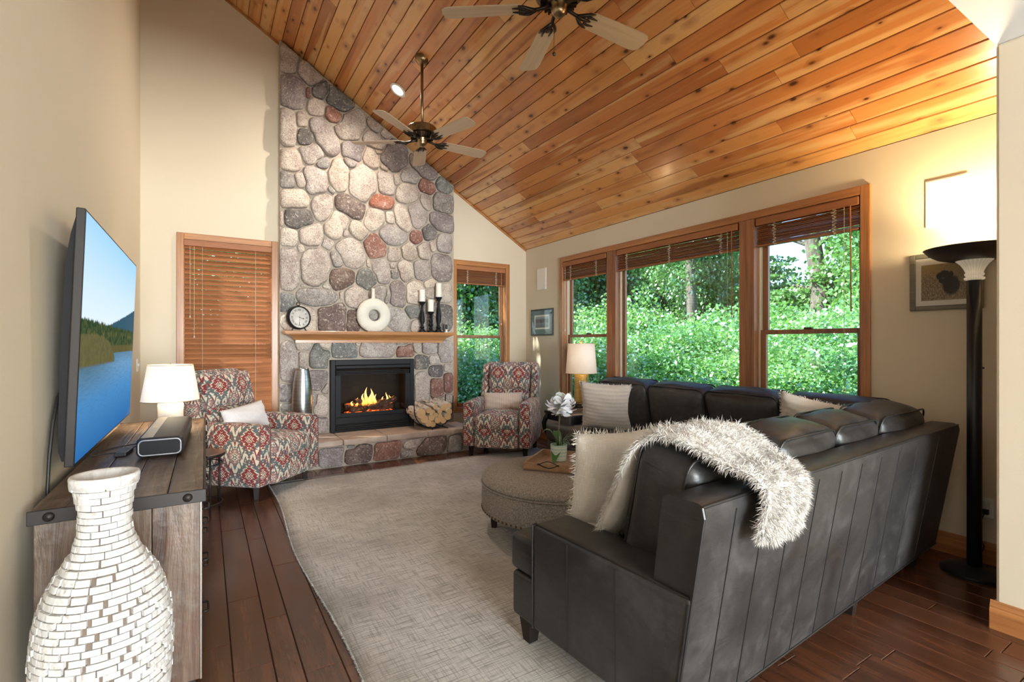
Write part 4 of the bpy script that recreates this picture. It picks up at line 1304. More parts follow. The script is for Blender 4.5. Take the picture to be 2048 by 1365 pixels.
for k in range(22):
    a = ra.uniform(-.9, 1.7); dr = (side * math.cos(a) + camdir * math.sin(a)); L_ = ra.uniform(.09, .17); h = ra.uniform(.03, .10)
    pts = [side * .015 + dr * (L_ * t_ / 8) + Vector((0, 0, .108 + h * math.sin(t_ / 8 * 2.6))) for t_ in range(9)]
    finish('grass_blade', blade(pts, [.004 * (1 - t_ / 9) + .0004 for t_ in range(9)]), GR2, orch, smooth=True)
b = new_bm(); tube(b, [(0, 0, .10), tuple(side * -.004 + Vector((0, 0, .2))), tuple(side * .004 + Vector((0, 0, .30))), tuple(side * .012 + Vector((0, 0, .385)))], .005, 7); finish('stem', b, STEMM, orch, smooth=True)
PET = (lambda t: t.pbr(t.mix(t.noise(t.obj(), 30.0, 2), (0.86, 0.85, 0.86), (0.74, 0.73, 0.76)), 0.6, **{'Subsurface Weight': 0.1}))(T('white_petal'))
for k in range(64):
    th = ra.uniform(0, 2 * PI); ph = ra.uniform(-.75, 1.35)
    dr = (side * math.cos(th) + camdir * math.sin(th)) * math.cos(ph) + Vector((0, 0, math.sin(ph)))
    c0 = side * .018 + Vector((0, 0, .405)) + dr * ra.uniform(.010, .050)
    tl = dr.cross(Vector((0, 0, 1))).normalized()
    L_ = ra.uniform(.055, .085)
    upv = dr.cross(tl)
    sg = ra.choice((-1, 1, 1))
    pts = [c0 + dr * (L_ * t_ / 6) + upv * (.022 * math.sin(t_ / 6 * 2.6) * sg) for t_ in range(7)]
    finish('petal', blade(pts, [.034 * math.sin(min(1, (t_ + .5) / 4.0) * PI / 2) * (1 if t_ < 5 else (.8 if t_ == 5 else .3)) for t_ in range(7)], up=upv), PET, orch, smooth=True)
for k in range(3):
    dr = side * (-.9 + k * .5) + Vector((0, 0, .5 + .2 * k))
    dr.normalize()
    pts = [Vector((0, 0, .46)) + dr * (.075 * t_ / 5) for t_ in range(6)]
    finish('bud_leaf', blade(pts, [.018, .022, .02, .014, .008, .001]), plain('bud_green', (.22, .42, .10), .5) if k == 0 else bpy.data.materials['bud_green'], orch, smooth=True)

# ================================================================== RUG
def m_rug():
    t = T('woven_rug')
    p = t.sep(t.pos())
    def th(x, y, ax, ay, k):
        return t.noise(t.com(t.ma('MULTIPLY', x, ax), t.ma('MULTIPLY', y, ay), k), 1.0, 3, 0.6)
    a = th(p[0], p[1], 7.0, 150.0, 1.0)      # threads across
    b = th(p[0], p[1], 150.0, 7.0, 5.0)      # threads along
    big = t.noise(t.pos(), 1.5, 3, 0.5, 0.4)
    c = t.ramp(big, [(0.33, (0.34, 0.31, 0.278)), (0.50, (0.485, 0.458, 0.425)), (0.68, (0.60, 0.58, 0.55))])
    c = t.mix(t.ramp(a, [(0.48, 0.0), (0.64, 0.85)]), c, (0.205, 0.180, 0.155))
    c = t.mix(t.ramp(b, [(0.49, 0.0), (0.66, 0.75)]), c, (0.22, 0.195, 0.165))
    c = t.mix(t.ramp(a, [(0.28, 0.35), (0.42, 0.0)]), c, (0.64, 0.61, 0.56))
    pl = t.noise(t.pos(), 420.0, 2)
    return t.pbr(c, 0.95, normal=t.bump(t.ma('ADD', t.ma('MULTIPLY', t.ma('ADD', a, b), 0.8), pl), 0.5, 0.004), **{'Sheen Weight': 0.2})
RUGM = m_rug()
bm = new_bm()
RX0, RX1, RY0, RY1 = .50, 3.50, 1.27, 5.05
nx_, ny_ = 40, 60
def edge_l(y): return RX0 + .016 * math.sin((y - 1.9) * 3.0 + .6) + .012 * math.sin(y * 1.35)
def edge_t(x): return RY1 + .012 * math.sin(x * 3.3) - .04 * max(0, (1.0 - x) / .5)
G = {}
for i in range(nx_ + 1):
    for j in range(ny_ + 1):
        fy = j / ny_; y = RY0 + (RY1 - RY0) * fy
        xl = edge_l(y); x = xl + (RX1 - xl) * i / nx_
        y = RY0 + (edge_t(x) - RY0) * fy
        e = min(i, nx_ - i, j, ny_ - j)
        z = (.004 if e == 0 else .011) + .002 * math.sin(x * 5 + y * 3) * (e > 0)
        G[i, j] = bm.verts.new((x, y, z))
for i in range(nx_):
    for j in range(ny_): bm.faces.new((G[i, j], G[i + 1, j], G[i + 1, j + 1], G[i, j + 1]))
bd = [G[i, 0] for i in range(nx_ + 1)] + [G[nx_, j] for j in range(1, ny_ + 1)] + [G[i, ny_] for i in range(nx_ - 1, -1, -1)] + [G[0, j] for j in range(ny_ - 1, 0, -1)]
lo = [bm.verts.new((v.co.x, v.co.y, .0005)) for v in bd]
bridge(bm, bd, lo)
rug = finish('area_rug', bm, RUGM, smooth=True)
tag(rug, 'large grey-beige woven area rug under the sofa and ottoman', 'rug')
R, D = [], []
rr = random.Random(17)
for _ in range(5200):
    y = rr.uniform(RY0, RY1 - .04); R.append((edge_l(y) + .002, y, .006)); D.append((-1, rr.uniform(-.5, .5), .3))
for _ in range(3600):
    x = rr.uniform(RX0 + .02, RX1); R.append((x, edge_t(x) - .002, .006)); D.append((rr.uniform(-.5, .5), 1, .3))
strands('pile_edge', R, D, .011, .0011, RUGM, rug, .35, 4)

# ================================================================== MEDIA CONSOLE
def m_barn(name, axis=1):
    t = T(name)
    r = t.rnd(); p = t.obj()
    k = [16.0, 16.0, 16.0]; k[axis] = 1.6
    n = t.noise(t.vm('ADD', t.scale(p, tuple(k)), t.com(t.ma('MULTIPLY', r, 21.0), t.ma('MULTIPLY', r, 9.0), 0.0)), 1.0, 5, 0.65, 0.9)
    n2 = t.noise(p, 7.0, 4, 0.65)
    c = t.ramp(n, [(0.30, (0.040, 0.024, 0.016)), (0.50, (0.100, 0.063, 0.042)), (0.68, (0.185, 0.135, 0.098))])
    c = t.mix(t.ramp(n2, [(0.52, 0.0), (0.70, 0.55)]), c, (0.235, 0.205, 0.17))
    c = t.mix(t.ma('MULTIPLY', t.ramp(r, [(0.6, 0.0), (0.75, 0.5)]), t.ramp(n2, [(0.35, 1.0), (0.6, 0.0)])), c, (0.15, 0.035, 0.025))
    return t.pbr(c, t.ramp(n2, [(0.3, 0.30), (0.7, 0.5)]), normal=t.bump(t.ma('ADD', n, n2), 0.55, 0.008))
BARN_Y = m_barn('reclaimed_wood_y', 1); BARN_Z = m_barn('reclaimed_wood_z', 2)
IRON = plain('dark_iron', (0.020, 0.015, 0.013), 0.5, 0.4)
CX0, CX1, CY0, CY1, CZ = -.497, .0, 2.215, 4.335, .745
con = thing('media_console', 'reclaimed wood media console with iron banded top below the television', 'console', ((CX0 + CX1) / 2, (CY0 + CY1) / 2, 0))
def cb(name, x0, y0, z0, x1, y1, z1, mat, r=.003, par=None):
    L_ = con.location
    cx, cy, cz = (x0 + x1) / 2, (y0 + y1) / 2, (z0 + z1) / 2
    o = finish(name, rbox(x0 - cx, y0 - cy, z0 - cz, x1 - cx, y1 - cy, z1 - cz, r), mat, par or con)
    o.location = (cx - L_.x, cy - L_.y, cz - L_.z) if par is None else (cx - L_.x - par.location.x, cy - L_.y - par.location.y, cz - L_.z - par.location.z)
    return o
tx = [CX0 + .004, -.365, -.235, -.118, CX1 - .004]
for a, b_ in zip(tx[:-1], tx[1:]): cb('top_board', a + .0008, CY0 + .004, CZ - .040, b_ - .0008, CY1 - .004, CZ, BARN_Y, .004)
for (a, b_) in (((CX0, CY0 - .004), (CX1 + .004, CY0 + .004)), ((CX0, CY1 - .004), (CX1 + .004, CY1 + .004))): cb('iron_band', a[0], a[1], CZ - .046, b_[0], b_[1], CZ + .001, IRON, .002)
cb('iron_band', CX1 - .004, CY0 + .004, CZ - .046, CX1 + .004, CY1 - .004, CZ + .001, IRON, .002)
for bx in (CX0 + .055, CX1 - .055):
    b = new_bm(); lathe(b, [(.016, 0), (.0155, .003), (.010, .008), (.0, .0105)], 14, M=Matrix.Rotation(PI / 2, 4, 'X'))
    o = finish('bolt', b, IRON, con, smooth=True); o.location = (bx - con.location.x, CY0 - .004 - con.location.y, CZ - .023)
for k in range(5):
    b = new_bm(); lathe(b, [(.016, 0), (.0155, .003), (.010, .008), (.0, .0105)], 14, M=Matrix.Rotation(PI / 2, 4, 'Y'))
    o = finish('bolt', b, IRON, con, smooth=True); o.location = (CX1 + .004 - con.location.x, CY0 + .12 + k * .47 - con.location.y, CZ - .023)
px = [CX0 + .012, -.33, -.165, CX1 - .014]
for a, b_ in zip(px[:-1], px[1:]): cb('end_panel', a + .001, CY0 + .016, .02, b_ - .001, CY0 + .040, CZ - .046, BARN_Z, .003)
cb('corner_angle', CX1 - .016, CY0 + .013, .02, CX1 - .010, CY0 + .045, CZ - .046, plain('worn_steel', (.30, .27, .24), .45, .8), .001)
cb('carcass', CX0 + .012, CY0 + .042, .03, CX1 - .036, CY1 - .016, CZ - .046, BARN_Z, .003)
ncol = 4
cwid = (CY1 - CY0 - .06) / ncol
for i in range(ncol):
    for k, (z0_, z1_) in enumerate(((.045, .255), (.262, .472), (.480, .692))):
        y0_ = CY0 + .045 + i * cwid
        dr = cb('drawer', CX1 - .036, y0_ + .004, z0_, CX1 - .010, y0_ + cwid - .004, z1_, BARN_Y, .004)
        b = new_bm(); ym = 0.0; hh = .045
        tube(b, [(.012, -hh, .012), (.030, -hh, .012), (.036, -hh + .008, .010), (.036, hh - .008, .010), (.030, hh, .012), (.012, hh, .012)], .0045, 6)
        finish('pull_handle', b, IRON, dr, smooth=True)
for (lx, ly) in ((CX0 + .03, CY0 + .05), (CX1 - .05, CY0 + .05), (CX0 + .03, CY1 - .05), (CX1 - .05, CY1 - .05)): cb('foot', lx - .02, ly - .02, 0, lx + .02, ly + .02, .03, IRON)

# ------------------------------------------------------------------ television
def m_screen():
    t = T('tv_picture')
    uv = t.sep(t.uv()); u, v = uv[0], uv[1]
    sky_ = t.ramp(v, [(0.45, (0.86, 0.93, 1.0)), (0.7, (0.66, 0.84, 1.0)), (1.0, (0.38, 0.68, 1.0))])
    jag = t.noise(t.com(t.ma('MULTIPLY', u, 42.0), 0.3, 0.0), 1.0, 3, 0.8)
    jag2 = t.noise(t.com(t.ma('MULTIPLY', u, 90.0), 4.3, 0.0), 1.0, 2, 0.8)
    hill = t.ma('ADD', t.ma('ADD', 0.495, t.ma('MULTIPLY', t.ma('POWER', u, 1.3), 0.185)), t.ma('MULTIPLY', jag2, 0.035))
    wood = t.ma('ADD', t.ma('ADD', 0.515, t.ma('MULTIPLY', t.ma('SUBTRACT', 1.0, u), 0.03)), t.ma('MULTIPLY', jag, 0.07))
    c = t.mix(t.step(t.ma('SUBTRACT', hill, v), 0.0, 0.003), sky_, (0.035, 0.10, 0.15))
    tex = t.noise(t.com(t.ma('MULTIPLY', u, 34.0), t.ma('MULTIPLY', v, 26.0), 1.0), 1.0, 5, 0.7)
    trees = t.ramp(tex, [(0.35, (0.012, 0.036, 0.018)), (0.52, (0.045, 0.080, 0.028)), (0.70, (0.17, 0.13, 0.045))])
    c = t.mix(t.step(t.ma('SUBTRACT', wood, v), 0.0, 0.004), c, trees)
    reed = t.mix(tex, (0.06, 0.065, 0.022), (0.17, 0.14, 0.05))
    c = t.mix(t.ma('MULTIPLY', t.step(t.ma('SUBTRACT', 0.465, v), 0.0, 0.006), 1.0), c, reed)
    wl = t.ma('ADD', 0.418, t.ma('MULTIPLY', jag, 0.012))
    rip = t.noise(t.com(t.ma('MULTIPLY', u, 14.0), t.ma('MULTIPLY', v, 130.0), 2.0), 1.0, 3, 0.6)
    wat = t.ramp(v, [(0.0, (0.02, 0.14, 0.40)), (0.22, (0.07, 0.26, 0.55)), (0.36, (0.16, 0.34, 0.55)), (0.42, (0.12, 0.24, 0.36))])
    wat = t.mix(t.ramp(rip, [(0.45, 0.0), (0.65, 0.35)]), wat, (0.05, 0.17, 0.33))
    wat = t.mix(t.ma('MULTIPLY', t.ma('MULTIPLY', t.step(t.ma('SUBTRACT', 0.42, u), 0.0, 0.35), t.step(v, 0.30, 0.12)), 0.7), wat, (0.05, 0.09, 0.09))
    c = t.mix(t.step(t.ma('SUBTRACT', wl, v), 0.0, 0.003), c, wat)
    # reed bank reaching out from the near side
    bank = t.ma('SUBTRACT', t.ma('ADD', 0.49, t.ma('MULTIPLY', jag, 0.05)), t.ma('MULTIPLY', t.ma('POWER', t.ma('DIVIDE', u, 0.52), 5.0), 0.10))
    inb = t.ma('MULTIPLY', t.ma('MULTIPLY', t.step(t.ma('SUBTRACT', bank, v), 0.0, 0.004), t.step(v, 0.375, 0.008)), t.step(t.ma('SUBTRACT', 0.53, u), 0.0, 0.02))
    c = t.mix(inb, c, t.mix(tex, (0.055, 0.055, 0.02), (0.20, 0.18, 0.07)))
    p = t.n('BsdfPrincipled', {'Base Color': (0.01, 0.01, 0.012, 1), 'Roughness': 0.5, 'Emission Strength': 0.70, 'Specular IOR Level': 0.0})
    t.set(p.inputs['Emission Color'], c)
    return t.surf(p.outputs[0])
TVB = plain('tv_plastic', (0.012, 0.011, 0.012), 0.65, **{'Specular IOR Level': 0.2})
TVM = plain('tv_bezel', (0.035, 0.030, 0.028), 0.5, 0.3, **{'Specular IOR Level': 0.25})
TY0, TY1, TZ0, TZ1 = 2.55, 4.245, .815, 1.835
tl_ = math.atan2(.037, TZ1 - TZ0)
tv = thing('television', 'large flat television tilted on the left wall showing a lake', 'television', (-.437, (TY0 + TY1) / 2, TZ0))
tv.rotation_euler = (0, tl_, 0)
hw_, hh_ = (TY1 - TY0) / 2, (TZ1 - TZ0)
finish('bezel', rbox(-.030, -hw_, 0, .0, hw_, hh_, .004), TVM, tv)
bm = new_bm()
prism(bm, [(-.030, .02), (-.030, hh_ - .02), (-.045, hh_ - .10), (-.058, hh_ - .22), (-.060, hh_ * .45), (-.055, .16), (-.052, .06), (-.040, .02)], -hw_ + .02, hw_ - .02, 'xz')
finish('rear_shell', bm, TVB, tv, angle=30)
me = bpy.data.meshes.new('screen')
g = .010
me.from_pydata([(.001, -hw_ + g, g), (.001, hw_ - g, g), (.001, hw_ - g, hh_ - g), (.001, -hw_ + g, hh_ - g)], [], [(0, 1, 2, 3)])
uvl = me.uv_layers.new(name='UVMap')
for li, q in zip(me.polygons[0].loop_indices, ((0, 0), (1, 0), (1, 1), (0, 1))): uvl.data[li].uv = q
link('screen', me, m_screen(), tv)
finish('wall_bracket', rbox(-.095, -.25, .35, -.055, .25, .62, .005), TVB, tv)
bm = new_bm(); tube(bm, [(-.50, 2.72, 1.12), (-.505, 2.66, 1.08), (-.508, 2.60, .98), (-.512, 2.57, .86), (-.512, 2.545, .74), (-.510, 2.53, .60), (-.510, 2.53, .30)], .006, 7)
tag(finish('power_cable', bm, plain('black_cable', (.015, .014, .014), .5), smooth=True), 'black cable hanging from behind the television down the wall', 'cable')

# ------------------------------------------------------------------ things on the console
SPK = plain('speaker_black', (0.018, 0.018, 0.022), 0.45)
sp = thing('soundbar_speaker', 'long black speaker with silver rimmed end lying on the console', 'speaker', (-.185, 2.93, CZ + .0015), math.radians(-1.5))
finish('housing', rbox(-.095, 0, .006, .095, .80, .098, .022, 4), SPK, sp, angle=50)
for (ly) in (.08, .72): finish('foot', rbox(-.06, ly - .02, 0, .06, ly + .02, .008, .001), SPK, sp)
b = new_bm(); tube(b, [(p[0], -.0015, .052 + p[1]) for p in rrect(.168, .072, .020)], .0042, 6, closed=True); finish('end_ring', b, plain('satin_silver', (.30, .30, .32), .4, .5), sp, smooth=True)
b = new_bm(); prism(b, rrect(.162, .066, .018), -.004, .0, 'xz'); o = finish('end_grille', b, plain('grille_cloth', (.012, .012, .014), .9), sp); o.location = (0, 0, .052)
finish('control_strip', rbox(-.078, .02, .0955, -.030, .78, .0990, .001), plain('bronze_strip', (.16, .13, .10), .3, .7), sp)
finish('badge', rbox(-.066, .36, .0988, -.042, .42, .0997, 0), plain('gold_badge', (.70, .55, .32), .4, .5), sp)
for dx, y_, k in ((0, 3.30, 0), (.0, 3.18, 1)):
    pts = [(-.275, y_ + .02, CZ + .03), (-.32, y_ + .03 + .02 * k, CZ + .012), (-.38, y_ - .02 + .06 * (1 - k), CZ + .005), (-.44, y_ - .03, CZ + .005), (-.495, y_ - .06, CZ + .005)]
    b = new_bm(); tube(b, pts, .0028, 6)
    tag(finish('speaker_cord', b, bpy.data.materials['black_cable'], smooth=True), ('thin black cord arching from the speaker towards the television', 'straight black cord crossing the console top just in front of the remote')[k], 'cable')
rem = thing('remote_control', 'small black remote control lying on the console beside the speaker', 'remote control', (-.345, 3.13, CZ + .001), math.radians(-6))
finish('remote_body', rbox(-.024, -.075, 0, .024, .075, .018, .004), SPK, rem)
BTN = plain('remote_button', (.10, .10, .11), .5)
for i in range(3):
    for j in range(5): finish('button', rbox(-.017 + i * .0125, -.055 + j * .022, .0178, -.008 + i * .0125, -.045 + j * .022, .0192, .001, 1), BTN, rem)
# shades
def m_shade(name, col, glow, strength):
    t = T(name)
    wv = t.noise(t.scale(t.obj(), (300.0, 300.0, 300.0)), 1.0, 2)
    c = t.mix(t.ma('MULTIPLY', wv, 0.15), col, tuple(x * .8 for x in col))
    return t.pbr(c, 0.9, **{'Emission Color': glow, 'Emission Strength': strength})
def shade(par, r0, r1, z0_, z1_, mat, ringmat):
    b = new_bm(); lathe(b, [(r0, z0_), (r1, z1_)], 40, cap=False)
    o = finish('lamp_shade', b, mat, par, smooth=True)
    md_ = o.modifiers.new('thick', 'SOLIDIFY'); md_.thickness = .002
    b = new_bm()
    for r, z in ((r0, z0_ + .002), (r1, z1_ - .002)): tube(b, [(r * math.cos(2 * PI * i / 40), r * math.sin(2 * PI * i / 40), z) for i in range(40)], .0022, 5, closed=True)
    finish('shade_rim', b, ringmat, par, smooth=True)
CERW = (lambda t: t.pbr(t.mix(t.ramp(t.noise(t.obj(), 26.0, 4, .6, 1.0), [(.5, 0.), (.56, .5), (.62, 0.)]), (0.72, 0.74, 0.71), (0.85, 0.84, 0.80)), 0.35, normal=t.bump(t.noise(t.obj(), 60.0, 3), .3, .003)))(T('textured_ceramic'))
lp = thing('table_lamp', 'lit table lamp with white ceramic base on the console', 'lamp', (-.203, 4.18, CZ + .001))
b = new_bm(); lathe(b, [(.070, 0), (.074, .003), (.075, .08), (.077, .128), (.072, .142), (.040, .152), (.030, .160), (.028, .172), (.018, .178), (.012, .19), (.0, .19)], 36); finish('lamp_base', b, CERW, lp, angle=50)
BRS = plain('lamp_brass', (.55, .40, .20), .3, .9)
b = new_bm(); tube(b, [(0, 0, .18), (0, 0, .405)], .004, 6); lathe(b, [(.006, .40), (.009, .408), (.0, .416)], 10); finish('harp_rod', b, BRS, lp)
shade(lp, .172, .133, .155, .405, m_shade('white_shade', (.80, .74, .64), (1.0, .80, .56), .42), BRS)
add_light('bulb', 'POINT', (0, 0, .28), 9, (1.0, .74, .45), shadow_soft_size=.05, parent=lp)

# ------------------------------------------------------------------ nesting tables
WTOP = grain_wood('round_top_wood', (0.22, 0.12, 0.07), (0.09, 0.045, 0.025), 1, .6, 0.3, .3)
def stool(label, loc, r, h, ph, knobs=False):
    s_ = thing('nesting_table', label, 'side table', loc, 0, 'nesting tables')
    b = new_bm(); lathe(b, [(r - .012, h - .028), (r, h - .025), (r, h - .004), (r - .004, h), (0, h)], 40); finish('table_top', b, WTOP, s_, angle=40)
    b = new_bm(); lathe(b, [(r + .0005, h - .026), (r + .003, h - .024), (r + .003, h - .006), (r + .0005, h - .004)], 40, cap=False); finish('metal_band', b, IRON, s_, smooth=True)
    for k in range(4):
        a = ph + k * PI / 2
        b = new_bm(); p = Vector((math.cos(a) * (r - .022), math.sin(a) * (r - .022), 0)); tube(b, [p, p + Vector((0, 0, h - .026))], .0075, 8); finish('leg', b, IRON, s_, smooth=True)
    for z, rr_ in ((.065, r - .018), (h - .085, r - .020)):
        b = new_bm(); tube(b, [(rr_ * math.cos(2 * PI * i / 36), rr_ * math.sin(2 * PI * i / 36), z) for i in range(36)], .005, 6, closed=True); finish('hoop', b, IRON, s_, smooth=True)
    return s_
stool('lower round nesting table with wooden top beside the console end', (-.035, 4.525, 0), .172, .452, -1.1)
stool('taller round nesting table half hidden behind the console end', (-.160, 4.775, 0), .172, .545, -.7)

# ------------------------------------------------------------------ brick-textured floor vase
def m_tile():
    t = T('whitewashed_tile')
    r = t.rnd(); p = t.pos()
    n = t.noise(t.vm('ADD', t.scale(p, (60., 60., 30.)), t.com(t.ma('MULTIPLY', r, 30.), 0., 0.)), 1.0, 4, 0.65, 0.5)
    c = t.ramp(n, [(0.30, (0.30, 0.265, 0.23)), (0.42, (0.48, 0.46, 0.44)), (0.62, (0.61, 0.60, 0.59))])
    c = t.mix(t.ma('MULTIPLY', r, .18), c, (.60, .56, .50))
    return t.pbr(c, 0.62, normal=t.bump(n, 0.35, 0.003))
TILE = m_tile()
VC = Vector((-.240, 1.80, 0))
VP = [(0, .094), (.03, .100), (.12, .121), (.22, .139), (.34, .152), (.44, .155), (.52, .151), (.58, .141), (.63, .124), (.665, .105), (.695, .086), (.725, .070), (.76, .060), (.80, .056), (.84, .057), (.875, .063), (.905, .072), (.925, .076)]
def vr(z):
    for (a, ra_), (b_, rb_) in zip(VP[:-1], VP[1:]):
        if z <= b_: return ra_ + (rb_ - ra_) * (z - a) / (b_ - a)
    return VP[-1][1]
vase = thing('floor_vase', 'tall white floor vase clad in small brick-like tiles', 'vase', VC)
b = new_bm(); lathe(b, [(r - .004, z) for z, r in VP], 48, cap=False)
finish('vase_core', b, plain('vase_core', (.16, .12, .09), .9), vase, smooth=True)
b = new_bm(); lathe(b, [(.072, .900), (.078, .903), (.0805, .925), (.078, .931), (.069, .931), (.062, .924), (.052, .88), (.047, .82)], 48, cap=False); finish('vase_rim', b, TILE, vase, smooth=True)
rr = random.Random(77)
tiles = []
z = .004; row = 0
while z < .90:
    hgt = .0182
    r0 = vr(z + hgt / 2)
    cnt = max(10, int(round(2 * PI * r0 / .041)))
    ph = (row % 2) * PI / cnt + rr.uniform(-.06, .06)
    loose = 1.0 if z < .66 else .35
    for k in range(cnt):
        a0 = ph + 2 * PI * k / cnt
        aw = 2 * PI / cnt * (1 - rr.uniform(.05, .27) * loose)
        tiles.append((a0 + rr.uniform(-.02, .02), aw, z + .0007, z + hgt - .0007 - rr.uniform(0, .0012), rr.uniform(.003, .0075)))
    z += hgt; row += 1
def tile_bm(bm_, t_):
    a0, aw, za, zb, pr = t_
    ks = 3
    inn, out = [], []
    for zz in (za, zb):
        rz_ = vr((za + zb) / 2) * .5 + vr(zz) * .5
        inn.append([bm_.verts.new(((rz_ - .005) * math.cos(a0 + aw * i / ks), (rz_ - .005) * math.sin(a0 + aw * i / ks), zz)) for i in range(ks + 1)])
        out.append([bm_.verts.new(((rz_ + pr) * math.cos(a0 + aw * i / ks), (rz_ + pr) * math.sin(a0 + aw * i / ks), zz)) for i in range(ks + 1)])
    for i in range(ks):
        bm_.faces.new((out[0][i], out[0][i + 1], out[1][i + 1], out[1][i]))
        bm_.faces.new((out[1][i], out[1][i + 1], inn[1][i + 1], inn[1][i])); bm_.faces.new((inn[0][i], inn[0][i + 1], out[0][i + 1], out[0][i]))
    bm_.faces.new((inn[0][0], out[0][0], out[1][0], inn[1][0])); bm_.faces.new((out[0][ks], inn[0][ks], inn[1][ks], out[1][ks]))
ac = math.atan2(-VC.y, -VC.x)
def score(t_):
    a = t_[0] + t_[1] / 2 - ac
    return math.cos(a) * (t_[3] > .34) * vr(t_[2])
tiles.sort(key=score, reverse=True)
for t_ in tiles[:295]:
    b = new_bm(); tile_bm(b, t_); finish('tile', b, TILE, vase)
b = new_bm()
for t_ in tiles[295:]: tile_bm(b, t_)
stuff(finish('tile_remainder', b, TILE, vase))

# ================================================================== HEARTH AND MANTEL PIECES
STEEL = (lambda t: t.pbr(t.ramp(t.noise(t.scale(t.obj(), (3., 3., 90.)), 1.0, 3, .6), [(.3, (.34, .34, .35)), (.7, (.56, .55, .54))]), .28, 1.0, normal=t.bump(t.noise(t.obj(), 9.0, 2), .12, .01)))(T('brushed_steel'))
b = new_bm(); lathe(b, [(.066, 0), (.070, .004), (.084, .10), (.096, .22), (.101, .36), (.097, .50), (.086, .62), (.070, .715), (.064, .745), (.066, .750), (.062, .750), (.058, .73), (.06, .6), (.0, .5)], 48, cap=False)
o = finish('metal_vase', b, STEEL, smooth=True); o.location = (.872, 5.60, .2845); tag(o, 'tall brushed silver metal vase standing on the hearth', 'vase')

BARK = (lambda t: t.pbr(t.mix(t.ramp(t.noise(t.scale(t.obj(), (40., 10., 40.)), 1.0, 4, .7), [(.52, 0.), (.62, 1.)]), (.66, .60, .53), (.10, .075, .06)), .8, normal=t.bump(t.noise(t.obj(), 40.0, 3), .4, .004)))(T('birch_bark'))
def m_cut():
    t = T('cut_log_end')
    p = t.sep(t.obj())
    d = t.ma('SQRT', t.ma('ADD', t.ma('MULTIPLY', p[0], p[0]), t.ma('MULTIPLY', p[2], p[2])))
    s_ = t.ma('SINE', t.ma('MULTIPLY', d, 900.0))
    return t.pbr(t.mix(t.ramp(s_, [(0.0, 0.0), (1.0, .35)]), (.66, .42, .20), (.40, .22, .09)), .8)
CUT = m_cut()
LOGS = [(1290, 800, 42), (1322, 850, 34), (1362, 775, 28), (1396, 797, 26), (1356, 886, 29), (1383, 838, 28), (1456, 783, 24), (1400, 894, 27), (1432, 858, 27), (1418, 815, 20), (1490, 750, 30), (1536, 738, 27), (1530, 785, 28), (1522, 826, 31), (1458, 826, 24), (1488, 861, 29), (1412, 745, 20)]
where = ['thickest birch log at the left edge of the hearth rack', 'birch log low on the left side of the hearth rack', 'birch log with white bark, upper left of the rack pile', 'small birch log right of the upper left log in the rack',
         'bottom birch log at the left of the rack', 'birch log in the middle left of the rack pile', 'slim birch log in the top middle of the rack', 'lowest birch log in the middle of the rack', 'birch log just right of the middle of the rack pile',
         'thinnest birch log wedged in the middle of the rack', 'birch log with peeling bark at the top right of the rack', 'topmost birch log at the right edge of the rack', 'birch log second from top at the right edge of the rack', 'birch log third from top at the right edge of the rack',
         'small birch log between the middle and right of the rack', 'birch log low on the right side of the hearth rack', 'slim dark birch log standing out at the top of the rack pile']
LY = 5.44
for i, (x_, y_, r_) in enumerate(LOGS):
    p = at_y(540 + x_ * .23447, 640 + y_ * .23447, LY)
    r_ = r_ * .23447 * .0059 * .98
    L_ = .30 + .03 * ((i * 7) % 3)
    yy = LY + .012 * ((i * 5) % 4)
    o = finish('firewood_log', tube(new_bm(), [(0, 0, 0), (.003, L_ / 2, 0), (0, L_, 0)], [r_, r_ * 1.03, r_], 14, caps=False), BARK, smooth=True)
    o.location = (p.x, yy, max(p.z, .283 + r_ + .012)); o.rotation_euler = (.10 if y_ < 800 else .02, 0, .06)
    tag(o, where[i], 'log', 'birch logs in the hearth rack')
    for e in (0, L_):
        b = new_bm(); b.faces.new(ring(b, Vector((0, e, 0)), Vector((1, 0, 0)), Vector((0, 0, 1)), r_, 14)); finish('cut_end', b, CUT, o)
rk = thing('log_rack', 'curved black iron log rack holding birch logs on the hearth', 'log rack', (at_y(870, 854, 5.58).x, 5.58, .284))
xc = rk.location.x
xl_, xr_ = at_y(836, 800, LY).x - xc - .03, at_y(906, 800, LY).x - xc + .015
for yy in (-.10, .12):
    b = new_bm(); n_ = 22
    pts = []
    for i in range(n_ + 1):
        a = PI + PI * i / n_
        pts.append(((xl_ + xr_) / 2 + (xr_ - xl_) / 2 * math.cos(a), yy, .235 + .225 * math.sin(a)))
    pts = [(xl_ - .004, yy, .36)] + pts + [(xr_ + .004, yy, .38)]
    tube(b, pts, .006, 6); finish('rack_hoop', b, BLK2, rk, smooth=True)
for xx in (-.10, .10):
    b = new_bm(); tube(b, [(xx, -.16, .006), (xx * .6, -.10, .018), (xx * .6, .12, .018), (xx, .17, .006)], .006, 6); finish('rack_foot', b, BLK2, rk, smooth=True)

